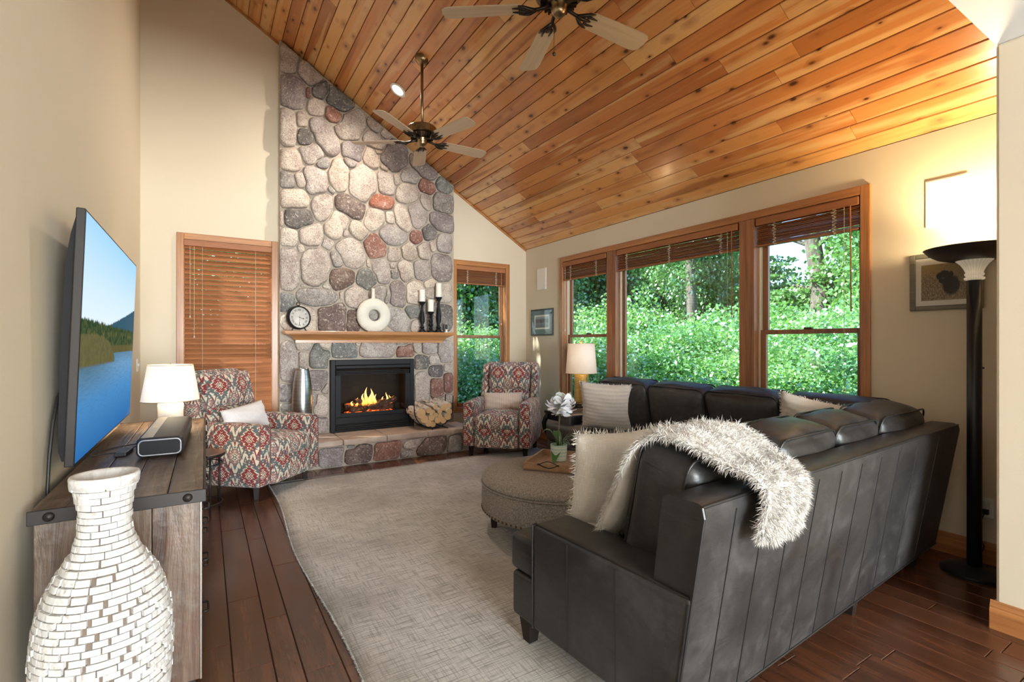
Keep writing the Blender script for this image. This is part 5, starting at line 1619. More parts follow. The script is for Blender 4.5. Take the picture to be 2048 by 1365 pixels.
# clock
YM = 5.755
def m_dial():
    t = T('clock_dial')
    return t.pbr(t.mix(t.noise(t.obj(), 12.0, 2), (.90, .88, .85), (.82, .79, .76)), .5)
cp = at_y(598, 637, YM)
ck = thing('mantel_clock', 'round black alarm-style clock with roman numerals on the mantel', 'clock', (cp.x, YM, ZM + .001), math.radians(22))
ck.rotation_euler = (-.06, 0, math.radians(20))
RC = .125; zcn = .142
FR = Matrix.Rotation(PI / 2, 4, 'X')
b = new_bm(); lathe(b, [(RC - .012, -.03), (RC, -.028), (RC + .004, 0), (RC, .030), (RC - .010, .033), (RC - .014, .024)], 40, cap=False, M=FR); finish('clock_case', b, BLK, ck, (0, 0, zcn), smooth=True)
b = new_bm(); lathe(b, [(RC - .011, .018), (.0, .018)], 40, M=FR); finish('dial', b, m_dial(), ck, (0, 0, zcn))
for i, s_ in enumerate(('XII', 'I', 'II', 'III', 'IIII', 'V', 'VI', 'VII', 'VIII', 'IX', 'X', 'XI')):
    a = math.radians(90 - 30 * i)
    M = Matrix.Translation((.082 * math.cos(a), -.0195, zcn + .082 * math.sin(a))) @ FR @ Matrix.Rotation(a - PI / 2, 4, 'Z')
    text_mesh('numeral', s_, .030, BLK, ck, M)
for (ang, L_, w_) in ((-15, .058, .006), (-94, .085, .004)):
    a = math.radians(ang); b = new_bm()
    prism(b, [(-.02, -w_ / 3), (L_ * .6, -w_ / 3), (L_ * .72, -w_), (L_, 0), (L_ * .72, w_), (L_ * .6, w_ / 3), (-.02, w_ / 3)], 0, .001, 'xy')
    o = finish('clock_hand', b, BLK, ck); o.matrix_local = Matrix.Translation((0, -.022, zcn)) @ FR @ Matrix.Rotation(a, 4, 'Z')
for sg in (-1, 1):
    b = new_bm(); tube(b, [(sg * .060, 0, .040), (sg * .082, -.004, 0)], .005, 6); finish('clock_foot', b, BLK, ck)
b = new_bm(); tube(b, [(.020 * math.cos(2 * PI * i / 16), 0, zcn + RC + .022 + .020 * math.sin(2 * PI * i / 16)) for i in range(16)], .004, 6, closed=True); finish('ring_handle', b, BLK, ck, smooth=True)
b = new_bm(); lathe(b, [(.008, 0), (.010, .004), (.006, .014), (.0, .016)], 10); finish('crown_knob', b, BLK, ck, (0, 0, zcn + RC))

# ring vase
def m_ringvase():
    t = T('scored_cream_ceramic')
    p = t.sep(t.obj())
    a = t.ma('ARCTAN2', p[2], p[0])
    s_ = t.ma('SINE', t.ma('MULTIPLY', a, 74.0))
    c = t.mix(t.ramp(s_, [(0.3, 0.0), (1.0, .30)]), (.66, .635, .565), (.48, .45, .375))
    return t.pbr(c, .45, normal=t.bump(s_, .25, .003))
vp = at_y(748, 627, YM)
RV = .200
rv = thing('ring_vase', 'flat cream ring vase with round hole and slim neck on the mantel', 'vase', (vp.x, YM + .005, ZM + .001))
prof = []
b = new_bm(); K = 60; rings_ = []
for i in range(K):
    a = 2 * PI * i / K
    rg_ = []
    for (r, y_) in ((.068, -.030), (.074, -.037), (.13, -.043), (.175, -.036), (.194, -.022), (.200, 0), (.194, .022), (.175, .036), (.13, .043), (.074, .037), (.068, .030)):
        zz = max(r * math.sin(a), -.190)
        rg_.append(b.verts.new((r * math.cos(a), y_, zz)))
    rings_.append(rg_)
for i in range(K): bridge(b, rings_[i], rings_[(i + 1) % K])
RVM = m_ringvase()
finish('vase_ring', b, RVM, rv, (0, 0, .190), smooth=True)
b = new_bm(); lathe(b, [(.022, 0), (.0205, .03), (.020, .12), (.022, .125), (.016, .125), (.015, .05), (.0, .05)], 20, cap=False); finish('vase_neck', b, plain('cream_neck', (.76, .70, .58), .4), rv, (-.008, 0, .378), smooth=True)

# candlesticks
WAX = (lambda t: t.pbr(t.mix(t.noise(t.obj(), 20., 2), (.82, .79, .74), (.74, .70, .64)), .55, **{'Subsurface Weight': .15}))(T('candle_wax'))
for (u, vt, vsx, r_, lab_, dy) in ((844.5, 580, 604, .038, 'medium black turned candlestick with white pillar candle, nearest the vase', 0), (861.5, 600, 624, .038, 'shortest black candlestick with white pillar candle between two taller ones', -.035),
                             (877.5, 567, 595, .037, 'tallest black candlestick with white pillar candle at the mantel end', .02)):
    yq = YM + dy
    p = at_y(u, vsx, yq); pt = at_y(u, vt, yq)
    c_ = thing('candlestick', lab_, 'candlestick', (p.x, yq, ZM + .001), 0, 'candlesticks on the mantel')
    H = p.z - ZM
    prof = [(.046, 0), (.046, .012), (.034, .022), (.030, .034), (.018, .045), (.030, .062), (.016, .078), (.014, .09), (.030, .14 * H / .4), (.032, .17 * H / .4), (.022, .25 * H / .4), (.012, .31 * H / .4), (.016, .33 * H / .4), (.012, .345 * H / .4), (.026, .37 * H / .4), (.040, H - .012), (.043, H - .006), (.041, H), (0, H)]
    if H < .3: prof = [(.046, 0), (.046, .012), (.034, .022), (.016, .032), (.026, .05), (.014, .065), (.030, .09), (.016, .115), (.026, .14), (.013, .165), (.022, .19), (.014, .21), (.030, H - .025), (.043, H - .010), (.041, H), (0, H)]
    b = new_bm(); lathe(b, prof, 24); finish('holder', b, BLK, c_, angle=40)
    b = new_bm(); Lc = pt.z - p.z; lathe(b, [(r_, 0), (r_, Lc - .004), (r_ - .006, Lc), (.012, Lc - .004), (0, Lc - .005)], 24); finish('candle', b, WAX, c_, (0, 0, H), angle=50)
    b = new_bm(); tube(b, [(0, 0, H + Lc - .006), (.002, 0, H + Lc + .010)], .0012, 5); finish('wick', b, BLK, c_)
# small camera on the mantel end
PLW = plain('white_plastic', (.80, .79, .77), .4)
dp = at_y(892.5, 655, YM - .02)
dv = thing('security_camera', 'small white indoor camera with black face at the mantel end', 'camera', (dp.x, YM - .02, ZM + .001), math.radians(-20))
b = new_bm(); lathe(b, [(.026, 0), (.026, .006), (.014, .012), (.010, .035), (0, .035)], 20); finish('camera_stand', b, PLW, dv, angle=40)
o = finish('camera_body', softbox(.048, .042, .082, .020, n=9), PLW, dv, (0, 0, .070), smooth=True)
o = finish('camera_face', softbox(.036, .006, .064, .003, n=7), BLK, dv, (0, -.0215, .072), smooth=True)

# ================================================================== CEILING FANS, CAN LIGHT
BRASS = (lambda t: t.pbr(t.ramp(t.noise(t.scale(t.obj(), (30., 30., 4.)), 1.0, 2), [(.3, (.22, .155, .085)), (.7, (.42, .32, .19))]), .28, 1.0))(T('antique_brass'))
BRDK = plain('dark_bronze', (.045, .034, .026), .4, .8)
FBL = grain_wood('fan_blade_oak', (0.60, 0.47, 0.33), (0.42, 0.30, 0.19), 0, 1.2, 0.45, .1, contrast=.8)
def fan(label, loc, zb, chain):
    zt = zc(loc[0])
    f = thing('ceiling_fan', label, 'ceiling fan', (loc[0], loc[1], zb), -YAW, 'ceiling fans')
    H = zt - zb
    b = new_bm(); lathe(b, [(.0, 0), (.022, 0), (.040, .012), (.060, .035), (.066, .060), (.066, .075), (0, .075)], 28, M=Matrix.Translation((0, 0, H - .060)) @ Matrix.Rotation(0, 4, 'Z'))
    o = finish('ceiling_canopy', b, BRASS, f, angle=50)
    b = new_bm(); tube(b, [(0, 0, .10), (0, 0, H - .05)], .013, 10); finish('downrod', b, BRASS, f, smooth=True)
    b = new_bm(); lathe(b, [(.0, .018), (.06, .018), (.085, .030), (.098, .050), (.100, .052), (.128, .056), (.134, .062), (.134, .115), (.126, .125), (.06, .135), (.03, .155), (.014, .16), (0, .16)], 40); finish('motor_housing', b, BRASS, f, angle=35)
    b = new_bm()
    for k in range(24):
        a = 2 * PI * k / 24
        box(b, .070, -.004, .016, .104, .004, .050, Matrix.Rotation(a, 4, 'Z'))
    finish('vent_ring', b, BRDK, f)
    b = new_bm(); lathe(b, [(0, -.055), (.020, -.052), (.036, -.040), (.044, -.018), (.044, .006), (.050, .012), (.05, .022), (0, .022)], 28); finish('switch_cup', b, BRASS, f, angle=60)
    bl = [(.215, .050), (.235, .058), (.45, .066), (.60, .069), (.640, .062), (.658, .045), (.664, .0)]
    poly = [(x_, -y_) for x_, y_ in bl] + [(x_, y_) for x_, y_ in reversed(bl[:-1])]
    for k in range(5):
        a = math.radians(31.5 + 72 * k)
        b = new_bm(); prism(b, poly, -.003, .003, 'xy')
        o = finish('blade', b, FBL, f); o.matrix_local = Matrix.Rotation(a, 4, 'Z') @ Matrix.Rotation(-.20, 4, 'X')
        b = new_bm()
        tube(b, [(.05, 0, .012), (.11, 0, -.004), (.16, 0, -.012), (.225, 0, -.006)], [.012, .010, .012, .006], 8)
        for sg in (-1, 1):
            tube(b, [(.13, sg * .006, -.010), (.165, sg * .028, -.014), (.20, sg * .044, -.008), (.228, sg * .052, -.005)], [.008, .011, .009, .004], 8)
            tube(b, [(.19, sg * .02, -.010), (.22, sg * .026, -.008), (.262, sg * .022, -.006)], [.006, .007, .003], 8)
        finish('blade_iron', b, BRDK, o, smooth=True)
    if chain:
        b = new_bm(); tube(b, [(-.028, -.01, -.045), (-.028, -.01, -.26)], .0014, 5); lathe(b, [(0, -.012), (.009, -.006), (.010, .004), (.003, .012), (0, .014)], 12, (-.028, -.01, -.27)); finish('pull_chain', b, BRDK, f, smooth=True)
    return f
fan('antique brass ceiling fan on a long rod nearest the stone chimney', (1.722, 4.37), 3.19, False)
fan('antique brass ceiling fan with pull chain nearest the camera', (1.690, 2.225), 3.19, True)
def on_ceiling(u, v):
    r = ray(u, v); t_ = (ZW + SL * XW - CAMH) / (r.z + SL * r.x)
    return Vector((r.x * t_, r.y * t_, CAMH + r.z * t_))
p = on_ceiling(796, 180)
cn = thing('recessed_light', 'lit recessed downlight in the pine ceiling beside the fan rod', 'ceiling light', p)
cn.rotation_euler = (0, TH, 0)
b = new_bm(); lathe(b, [(.060, -.002), (.066, -.010), (.088, -.008), (.092, .0), (.060, .0)], 32, cap=False); finish('trim_ring', b, PLW, cn, smooth=True)
b = new_bm(); lathe(b, [(.062, -.004), (.0, -.003)], 24, cap=False)
bulbm = (lambda t: t.pbr((.9, .9, .88), .4, **{'Emission Color': (1.0, .93, .82), 'Emission Strength': 7.0}))(T('downlight_lens'))
finish('lens', b, bulbm, cn)
add_light('downlight_beam', 'SPOT', (0, 0, -.02), 120, (1.0, .88, .74), spot_size=math.radians(165), spot_blend=1.0, shadow_soft_size=.05, parent=cn)

# ================================================================== WALL PIECES
def panel_speaker(label, u0, u1, z0_, z1_):
    y0_, y1_ = at_x(u1, 700, XW).y, at_x(u0, 700, XW).y
    s_ = thing('wall_speaker', label, 'speaker', (XW, (y0_ + y1_) / 2, z0_), 0, 'in-wall speakers')
    hw2 = (y1_ - y0_) / 2
    finish('speaker_frame', rbox(-.010, -hw2, 0, -.001, hw2, z1_ - z0_, .002), PLW, s_)
    t_ = bpy.data.materials.get('speaker_mesh') or plain('speaker_mesh', (.84, .82, .78), .6)
    finish('grille', rbox(-.0125, -hw2 + .008, .008, -.009, hw2 - .008, z1_ - z0_ - .008, .001), t_, s_)
panel_speaker('white in-wall speaker above the dog photograph', 1852, 1935, 2.033, 2.332)
panel_speaker('white in-wall speaker near the far corner above the small print', 1075, 1093, 2.033, 2.325)
def m_dog():
    t = T('dog_photo')
    uv = t.sep(t.uv()); u, v = uv[0], uv[1]
    n = t.noise(t.com(t.ma('MULTIPLY', u, 46.0), t.ma('MULTIPLY', v, 16.0), 0.0), 1.0, 5, 0.75, 1.2)
    c = t.ramp(n, [(0.32, (0.05, 0.032, 0.02)), (0.50, (0.22, 0.155, 0.09)), (0.66, (0.50, 0.41, 0.29))])
    c = t.mix(t.ma('MULTIPLY', t.step(v, 0.72, 0.12), 0.7), c, (0.30, 0.20, 0.06))
    def blob(cx, cy, rx, ry, soft=.15):
        d = t.ma('ADD', t.ma('POWER', t.ma('DIVIDE', t.ma('SUBTRACT', u, cx), rx), 2.0), t.ma('POWER', t.ma('DIVIDE', t.ma('SUBTRACT', v, cy), ry), 2.0))
        d = t.ma('ADD', d, t.ma('MULTIPLY', t.ma('SUBTRACT', n, .5), .5))
        return t.step(t.ma('SUBTRACT', 1.0, d), 0.0, soft)
    m = t.ma('MAXIMUM', blob(.47, .66, .125, .15), blob(.60, .40, .17, .26, .30))
    m = t.ma('MAXIMUM', m, blob(.43, .55, .075, .10))
    m = t.ma('MAXIMUM', m, t.ma('MAXIMUM', blob(.355, .66, .045, .085), blob(.60, .68, .05, .09)))
    c = t.mix(m, c, (0.012, 0.012, 0.013))
    c = t.mix(t.ma('MULTIPLY', blob(.44, .60, .035, .03), .6), c, (0.06, .06, .065))
    return t.pbr(c, .8, **{'Specular IOR Level': .1})
def m_lake():
    t = T('lake_print')
    uv = t.sep(t.uv()); u, v = uv[0], uv[1]
    n = t.noise(t.com(t.ma('MULTIPLY', u, 9.0), t.ma('MULTIPLY', v, 14.0), 0.0), 1.0, 4, .7)
    c = t.ramp(v, [(0.0, (.05, .07, .11)), (.40, (.16, .20, .27)), (.46, (.05, .06, .08)), (.72, (.045, .055, .075)), (.80, (.22, .28, .34)), (1.0, (.30, .38, .45))])
    c = t.mix(t.ramp(n, [(.45, 0.), (.7, .6)]), c, (.33, .37, .43))
    return t.pbr(c, .25)
def frame(name, label, u0, u1, z0_, z1_, fw, fmat, mat_w, matm, artm, depth, window_):
    y0_, y1_ = at_x(u1, 700, XW - depth).y, at_x(u0, 700, XW - depth).y
    W_, H_ = y1_ - y0_, z1_ - z0_
    P_ = thing(name, label, 'picture', (XW, (y0_ + y1_) / 2, z0_))
    h2 = W_ / 2
    for (a, c_, b_, d_) in ((-h2, 0, -h2 + fw, H_), (h2 - fw, 0, h2, H_), (-h2 + fw, 0, h2 - fw, fw), (-h2 + fw, H_ - fw, h2 - fw, H_)):
        finish('frame_bar', rbox(-depth, a, c_, -.002, b_, d_, .004), fmat, P_)
    finish('mat_board', rbox(-depth + .010, -h2 + fw, fw, -.004, h2 - fw, H_ - fw, 0), matm, P_)
    x0_, x1_, v0, v1 = window_    # art rectangle as fractions (left to right in the photo, bottom to top)
    def quad(nm, fx0, fx1, fz0, fz1, xx, mt):
        me_ = bpy.data.meshes.new(nm)
        ya, yb_ = h2 - fx0 * W_, h2 - fx1 * W_
        me_.from_pydata([(xx, ya, fz0 * H_), (xx, yb_, fz0 * H_), (xx, yb_, fz1 * H_), (xx, ya, fz1 * H_)], [], [(0, 1, 2, 3)])
        ul = me_.uv_layers.new(name='UVMap')
        for li, q in zip(me_.polygons[0].loop_indices, ((0, 0), (1, 0), (1, 1), (0, 1))): ul.data[li].uv = q
        return link(nm, me_, mt, P_)
    if mat_w: quad('inner_mat', x0_ - mat_w, x1_ + mat_w, v0 - mat_w * 1.2, v1 + mat_w * 1.2, -depth + .0095, PLW)
    quad('print', x0_, x1_, v0, v1, -depth + .009, artm)
    quad('glazing', fw / W_, 1 - fw / W_, fw / H_, 1 - fw / H_, -depth + .006, MAT_GLASS)
MOSS = grain_wood('weathered_green_frame', (.20, .19, .14), (.09, .085, .06), 1, 1.0, .5, 0)
frame('framed_photograph', 'framed photograph of a black dog in dry grass behind the floor lamp', 1819, 1966, 1.508, 1.870, .030, MOSS, 0, plain('ivory_mat', (.72, .68, .62), .8), m_dog(), .022, (.165, .86, .17, .80))
frame('framed_print', 'small dark framed lake print with blue mat near the corner', 1061.5, 1105, 1.405, 1.768, .018, plain('navy_black_frame', (.016, .02, .03), .35), .045, plain('blue_mat', (.15, .23, .27), .8), m_lake(), .020, (.20, .80, .30, .72))
# switch on the left wall, outlet behind the lamp
sw_ = thing('light_switch', 'white light switch plate on the left wall past the television', 'light switch', (XL, at_x(275.5, 730, XL + .006).y, 1.10))
finish('plate', rbox(.0, -.055, -.058, .006, .055, .058, .002), PLW, sw_)
for q in (-.023, .023): finish('toggle', rbox(.005, q - .005, -.012, .016, q + .005, .012, .002), PLW, sw_)
yo_ = at_x(1973, 1022, XW).y
ol = thing('wall_outlet', 'white wall outlet with a black plug beside the pillar', 'outlet', (XW, yo_, .33))
finish('plate', rbox(-.006, -.035, -.058, -.0, .035, .058, .002), PLW, ol)
for q in (-.022, .022): finish('socket', rbox(-.008, -.016, q - .014, -.005, .016, q + .014, .003), plain('socket_face', (.62, .61, .59), .5) if q < 0 else bpy.data.materials['socket_face'], ol)
b = rbox(-.035, -.014, -.036, -.009, .014, -.008, .003)
o = finish('lamp_plug', b, SPK); o.location = (XW, yo_, .33); tag(o, 'black lamp plug and cord in the wall outlet', 'plug')
b = new_bm(); tube(b, [(-.034, 0, -.022), (-.045, .005, -.05), (-.05, .02, -.10), (-.04, .03, -.16), (-.035, .0, -.22), (-.06, .02, -.30), (-.10, .04, -.322)], .0032, 6); finish('cord', b, SPK, o, smooth=True)

# ================================================================== TORCHIERE
fl = thing('torchiere_lamp', 'tall black torchiere floor lamp lit behind the sofa by the pillar', 'lamp', (3.695, 1.000, 0))
NAVY = plain('satin_black', (.010, .013, .020), .35)
b = new_bm(); lathe(b, [(.148, 0), (.150, .006), (.148, .016), (.120, .026), (.05, .036), (.040, .045), (0, .045)], 40); finish('lamp_base', b, NAVY, fl, angle=50)
b = new_bm(); tube(b, [(0, 0, .04), (0, 0, 1.66)], .033, 18); finish('pole', b, NAVY, fl, smooth=True)
b = new_bm(); tube(b, [(0, 0, 1.16), tuple(Vector((CY, -SY, 0)) * .052 + Vector((0, 0, 1.16)))], .006, 8); finish('switch_knob', b, NAVY, fl)
CRY = (lambda t: t.pbr(t.ramp(t.ma('SINE', t.ma('MULTIPLY', t.ma('ARCTAN2', t.sep(t.obj())[1], t.sep(t.obj())[0]), 26.0)), [(.0, (.75, .70, .60)), (1.0, (.93, .90, .83))]), .12, **{'Transmission Weight': .35, 'Emission Color': (1.0, .85, .6), 'Emission Strength': .12}))(T('fluted_glass'))
b = new_bm(); lathe(b, [(.030, 1.655), (.044, 1.660), (.046, 1.670), (.036, 1.676), (.042, 1.684), (.044, 1.692), (.038, 1.698), (.046, 1.720), (.060, 1.745), (.082, 1.768), (.086, 1.774), (.05, 1.776)], 32, cap=False); finish('glass_collar', b, CRY, fl, smooth=True)
b = new_bm(); lathe(b, [(.03, 1.768), (.10, 1.768), (.16, 1.785), (.20, 1.810), (.222, 1.838), (.226, 1.842), (.219, 1.842), (.195, 1.816), (.155, 1.795), (.10, 1.779), (.0, 1.776)], 48, cap=False); finish('bowl', b, plain('bronze_bowl', (.030, .022, .020), .4), fl, smooth=True)
add_light('torchiere_bulb', 'POINT', (0, 0, 1.835), 13, (1.0, .78, .46), shadow_soft_size=.05, parent=fl)
add_light('torchiere_reflector', 'SPOT', (0, 0, 1.82), 60, (1.0, .76, .42), spot_size=math.radians(135), spot_blend=.7, shadow_soft_size=.08, rot=(PI, 0, 0), parent=fl)

# ================================================================== END TABLE, GOLD LAMP, BOOKS
ET = Vector((3.63, 4.50, 0))
et = thing('end_table', 'black end table with curved legs between sofa and far recliner', 'side table', ET)
finish('table_top', rbox(-.25, -.24, .485, .25, .24, .515, .008, 2), BLK, et)
finish('apron', rbox(-.22, -.21, .41, .22, .21, .486, .006), BLK, et)
for sx_ in (-1, 1):
    for sy_ in (-1, 1):
        b = new_bm(); pts = []
        for i in range(10):
            t_ = i / 9; off = .035 * math.sin(t_ * 2 * PI)
            pts.append((sx_ * (.215 + off), sy_ * (.205 + off), .47 * (1 - t_)))
        tube(b, pts, [.030 - .014 * (i / 9) for i in range(10)], 8); finish('leg', b, BLK, et, smooth=True)
LX = Vector((3.655, 4.40, .516))
bk1 = thing('hardcover_book', 'tan hardcover book at the bottom of the stack under the gold lamp', 'book', LX, math.radians(-32), 'books under the lamp')
def book(par, w_, d_, h_, cov, pag, title=None):
    finish('cover', rbox(-w_ / 2, -d_ / 2, 0, w_ / 2, -d_ / 2 + .004, h_, .001), cov, par)
    finish('cover', rbox(-w_ / 2, -d_ / 2 + .004, 0, w_ / 2, d_ / 2, .003, .0008, 1), cov, par)
    finish('cover', rbox(-w_ / 2, -d_ / 2 + .004, h_ - .003, w_ / 2, d_ / 2, h_, .0008, 1), cov, par)
    finish('pages', rbox(-w_ / 2 + .004, -d_ / 2 + .005, .0032, w_ / 2 - .004, d_ / 2 - .004, h_ - .0032, 0), pag, par)
    if title:
        text_mesh('spine_title', title, h_ * .60, pag, par, Matrix.Translation((0, -d_ / 2 - .0006, h_ / 2)) @ Matrix.Rotation(PI / 2, 4, 'X'))
PAG = plain('book_pages', (.70, .66, .56), .9)
book(bk1, .27, .20, .046, plain('tan_cloth', (.42, .34, .25), .8), PAG)
for q in (-.10, .03): finish('spine_band', rbox(q - .0015, -.1012, .001, q + .0015, -.0995, .045, 0), SPK, bk1)
bk2 = thing('hardcover_book', 'dark hardcover book lettered history directly under the gold lamp', 'book', LX + Vector((.012, .008, .0465)), math.radians(-28), 'books under the lamp')
book(bk2, .23, .17, .046, plain('dark_cloth', (.02, .017, .02), .6), plain('gilt_pages', (.36, .33, .10), .7), 'HISTORY')
gl = thing('gold_table_lamp', 'gold ribbed table lamp with drum shade lit beside the window', 'lamp', LX + Vector((.018, .012, .0935)))
GOLD = plain('hammered_gold', (.70, .50, .17), .32, .85)
prof = [(.062, 0), (.066, .002), (.066, .014), (.050, .018), (.050, .022)]
z = .024
while z < .350:
    prof += [(.078, z), (.083, z + .004), (.083, z + .008), (.078, z + .0125)]
    z += .0135
prof += [(.06, .362), (.02, .366), (.010, .39), (0, .39)]
b = new_bm(); lathe(b, prof, 36); finish('lamp_body', b, GOLD, gl, angle=60)
b = new_bm(); tube(b, [(0, 0, .36), (0, 0, .70)], .004, 6); lathe(b, [(.006, .69), (.012, .70), (.012, .715), (.004, .722), (0, .735)], 12); finish('finial_rod', b, GOLD, gl)
shade(gl, .178, .152, .345, .690, m_shade('linen_shade', (.70, .64, .56), (1.0, .62, .36), .20), GOLD)
add_light('bulb', 'POINT', (0, 0, .50), 4, (1.0, .68, .38), shadow_soft_size=.06, parent=gl)

# ================================================================== OUTDOORS
def m_ground():
    t = T('woodland_floor')
    n = t.noise(t.pos(), 1.6, 4, .65)
    return t.pbr(t.ramp(n, [(.3, (.035, .07, .015)), (.6, (.09, .17, .03)), (.8, (.16, .22, .05))]), .95, normal=t.bump(n, .6, .1))
bm = new_bm()
n_ = 40
GG = {}
for i in range(n_ + 1):
    for j in range(n_ + 1):
        x, y = -30 + 90 * i / n_, -35 + 110 * j / n_
        d = math.hypot(x - 2, y - 3)
        GG[i, j] = bm.verts.new((x, y, -.45 - .02 * min(d, 12) + .25 * math.sin(x * .4) * math.sin(y * .33) * (d > 9)))
for i in range(n_):
    for j in range(n_): bm.faces.new((GG[i, j], GG[i + 1, j], GG[i + 1, j + 1], GG[i, j + 1]))
o = finish('ground', bm, m_ground(), smooth=True); struct(o)
def m_leaf(name, c0, c1, c2, trans):
    t = T(name)
    r = t.rnd()
    n = t.noise(t.pos(), 2.6, 3, .6)
    n2 = t.noise(t.pos(), 23.0, 2, .7)
    f = t.ma('ADD', t.ma('MULTIPLY', n, .6), t.ma('ADD', t.ma('MULTIPLY', n2, .3), t.ma('MULTIPLY', r, .15)))
    c = t.ramp(f, [(.36, c0), (.52, c1), (.68, c2)])
    d = t.n('BsdfDiffuse'); t.set(d.inputs[0], c)
    tr = t.n('BsdfTranslucent'); t.set(tr.inputs[0], t.mix(1.0, c, (1.3, 1.35, .55), 'MULTIPLY'))
    g = t.n('BsdfGlossy', {'Roughness': .32}); t.set(g.inputs[0], (.9, .95, .9, 1))
    m1 = t.n('MixShader', {0: trans}); t.set(m1.inputs[1], d.outputs[0]); t.set(m1.inputs[2], tr.outputs[0])
    m2 = t.n('MixShader', {0: .16}); t.set(m2.inputs[1], m1.outputs[0]); t.set(m2.inputs[2], g.outputs[0])
    return t.surf(m2.outputs[0])
LEAF_A = m_leaf('leaf_mid', (.05, .16, .045), (.13, .33, .11), (.30, .52, .23), .42)
LEAF_B = m_leaf('leaf_pale', (.07, .22, .06), (.19, .44, .15), (.46, .66, .36), .40)
LEAF_C = m_leaf('leaf_deep', (.02, .10, .02), (.06, .24, .04), (.15, .40, .07), .45)
TRUNK = (lambda t: t.pbr(t.ramp(t.noise(t.scale(t.obj(), (9., 9., 2.)), 1.0, 4, .7), [(.3, (.05, .045, .035)), (.7, (.20, .18, .15))]), .9, normal=t.bump(t.noise(t.scale(t.obj(), (14., 14., 3.)), 1.0, 3), .7, .03)))(T('tree_bark'))
def foliage(name, seed, rx, rz, clumps, per, size, squash=1.0, hollow=.25):
    rg = np.random.default_rng(seed)
    ph = rg.uniform(0, 2 * np.pi, clumps); ct = rg.uniform(-1, 1, clumps); rad = rg.uniform(hollow, 1, clumps) ** .5
    st = np.sqrt(1 - ct ** 2)
    C_ = np.stack([rx * rad * st * np.cos(ph), rx * rad * st * np.sin(ph), rz * rad * ct], 1)
    P_ = np.repeat(C_, per, 0)
    N_ = len(P_)
    P_ = P_ + rg.normal(0, 1, (N_, 3)) * np.array([rx * .13, rx * .13, rz * .075])
    nrm = rg.normal(0, 1, (N_, 3)) + np.array([0, 0, 1.0]); nrm /= np.linalg.norm(nrm, axis=1)[:, None]
    ax = np.cross(nrm, rg.normal(0, 1, (N_, 3))); ax /= np.linalg.norm(ax, axis=1)[:, None]
    sd = np.cross(nrm, ax)
    L_ = (size * rg.uniform(.6, 1.3, N_))[:, None]; W_ = L_ * .36
    V_ = np.stack([P_ - ax * L_ * .5, P_ + sd * W_ + nrm * L_ * .08, P_ + ax * L_ * .5, P_ - sd * W_ + nrm * L_ * .08], 1).reshape(-1, 3)
    me_ = bpy.data.meshes.new(name)
    me_.vertices.add(N_ * 4); me_.vertices.foreach_set('co', V_.ravel())
    me_.loops.add(N_ * 6); me_.polygons.add(N_ * 2)
    b4 = (np.arange(N_) * 4)[:, None]
    me_.loops.foreach_set('vertex_index', (b4 + np.array([0, 1, 2, 0, 2, 3])).ravel().astype(np.int32))
    me_.polygons.foreach_set('loop_start', (np.arange(N_ * 2) * 3).astype(np.int32))
    me_.polygons.foreach_set('loop_total', np.full(N_ * 2, 3, np.int32))
    me_.update(); me_.validate()
    return me_
CROWNS = [foliage('crown', 100 + k, 1.9, 2.9, 260, 105, .105) for k in range(3)]
SHRUBS = [foliage('leafage', 200 + k, 1.05, .95, 150, 130, .052, hollow=.1) for k in range(3)]
def with_mat(me_, m):
    c = me_.copy(); c.materials.append(m); return c
CR = [[with_mat(m, q) for m in CROWNS] for q in (LEAF_A, LEAF_B, LEAF_C)]
SH = [[with_mat(m, q) for m in SHRUBS] for q in (LEAF_A, LEAF_B, LEAF_C)]
def trunk_mesh(seed, h, r):
    rg = random.Random(seed); b = new_bm()
    pts = [(.12 * math.sin(i * .7 + seed) * i / 6, .10 * math.cos(i * .9 + seed) * i / 6, h * i / 9) for i in range(10)]
    tube(b, pts, [r * (1 - .07 * i) for i in range(10)], 9)
    for k in range(7):
        i = rg.randint(4, 8); p = Vector(pts[i]); a = rg.uniform(0, 6.3)
        d = Vector((math.cos(a), math.sin(a), .55))
        tube(b, [p, p + d * .6, p + d * 1.3 + Vector((0, 0, .15))], [r * .35, r * .22, r * .06], 6)
    me_ = bpy.data.meshes.new('trunk'); b.to_mesh(me_); b.free(); me_.materials.append(TRUNK)
    for p in me_.polygons: p.use_smooth = True
    return me_
TRK = [trunk_mesh(k, 7.0, .13) for k in range(3)]
rt = random.Random(12)
def gz(x, y): return -.45 - .02 * min(math.hypot(x - 2, y - 3), 12)
def tree(name, label, x, y, h, leaf, wide=1.0, group='trees of the woods outside', low=.28, k=None):
    k = rt.randint(0, 2) if k is None else k
    T_ = thing(name, label, 'tree', (x, y, gz(x, y)), rt.uniform(0, 6.3), group)
    o = link('trunk', TRK[k], None, T_); o.scale = (h / 7.0, h / 7.0, h * .92 / 7.0)
    cz_ = h * (1 + low) / 2; hz = h * (1 - low) / 2
    o = link('crown', CR[leaf][k], None, T_, (0, 0, cz_)); o.scale = (wide * h / 7.5, wide * h / 7.5, hz / 2.75)
    return T_
def shrub(x, y, s_, leaf, label, group):
    k = rt.randint(0, 2)
    T_ = thing('leafy_shrub', label, 'shrub', (x, y, gz(x, y)), rt.uniform(0, 6.3), group)
    o = link('leafage', SH[leaf][k], None, T_, (0, 0, .80 * s_)); o.scale = (s_, s_, s_)
    b = TRK[k]
    o = link('stem', b, None, T_); o.scale = (.25 * s_, .25 * s_, .16 * s_)
    return T_
TONE = ('mid-green', 'pale green', 'dark green')
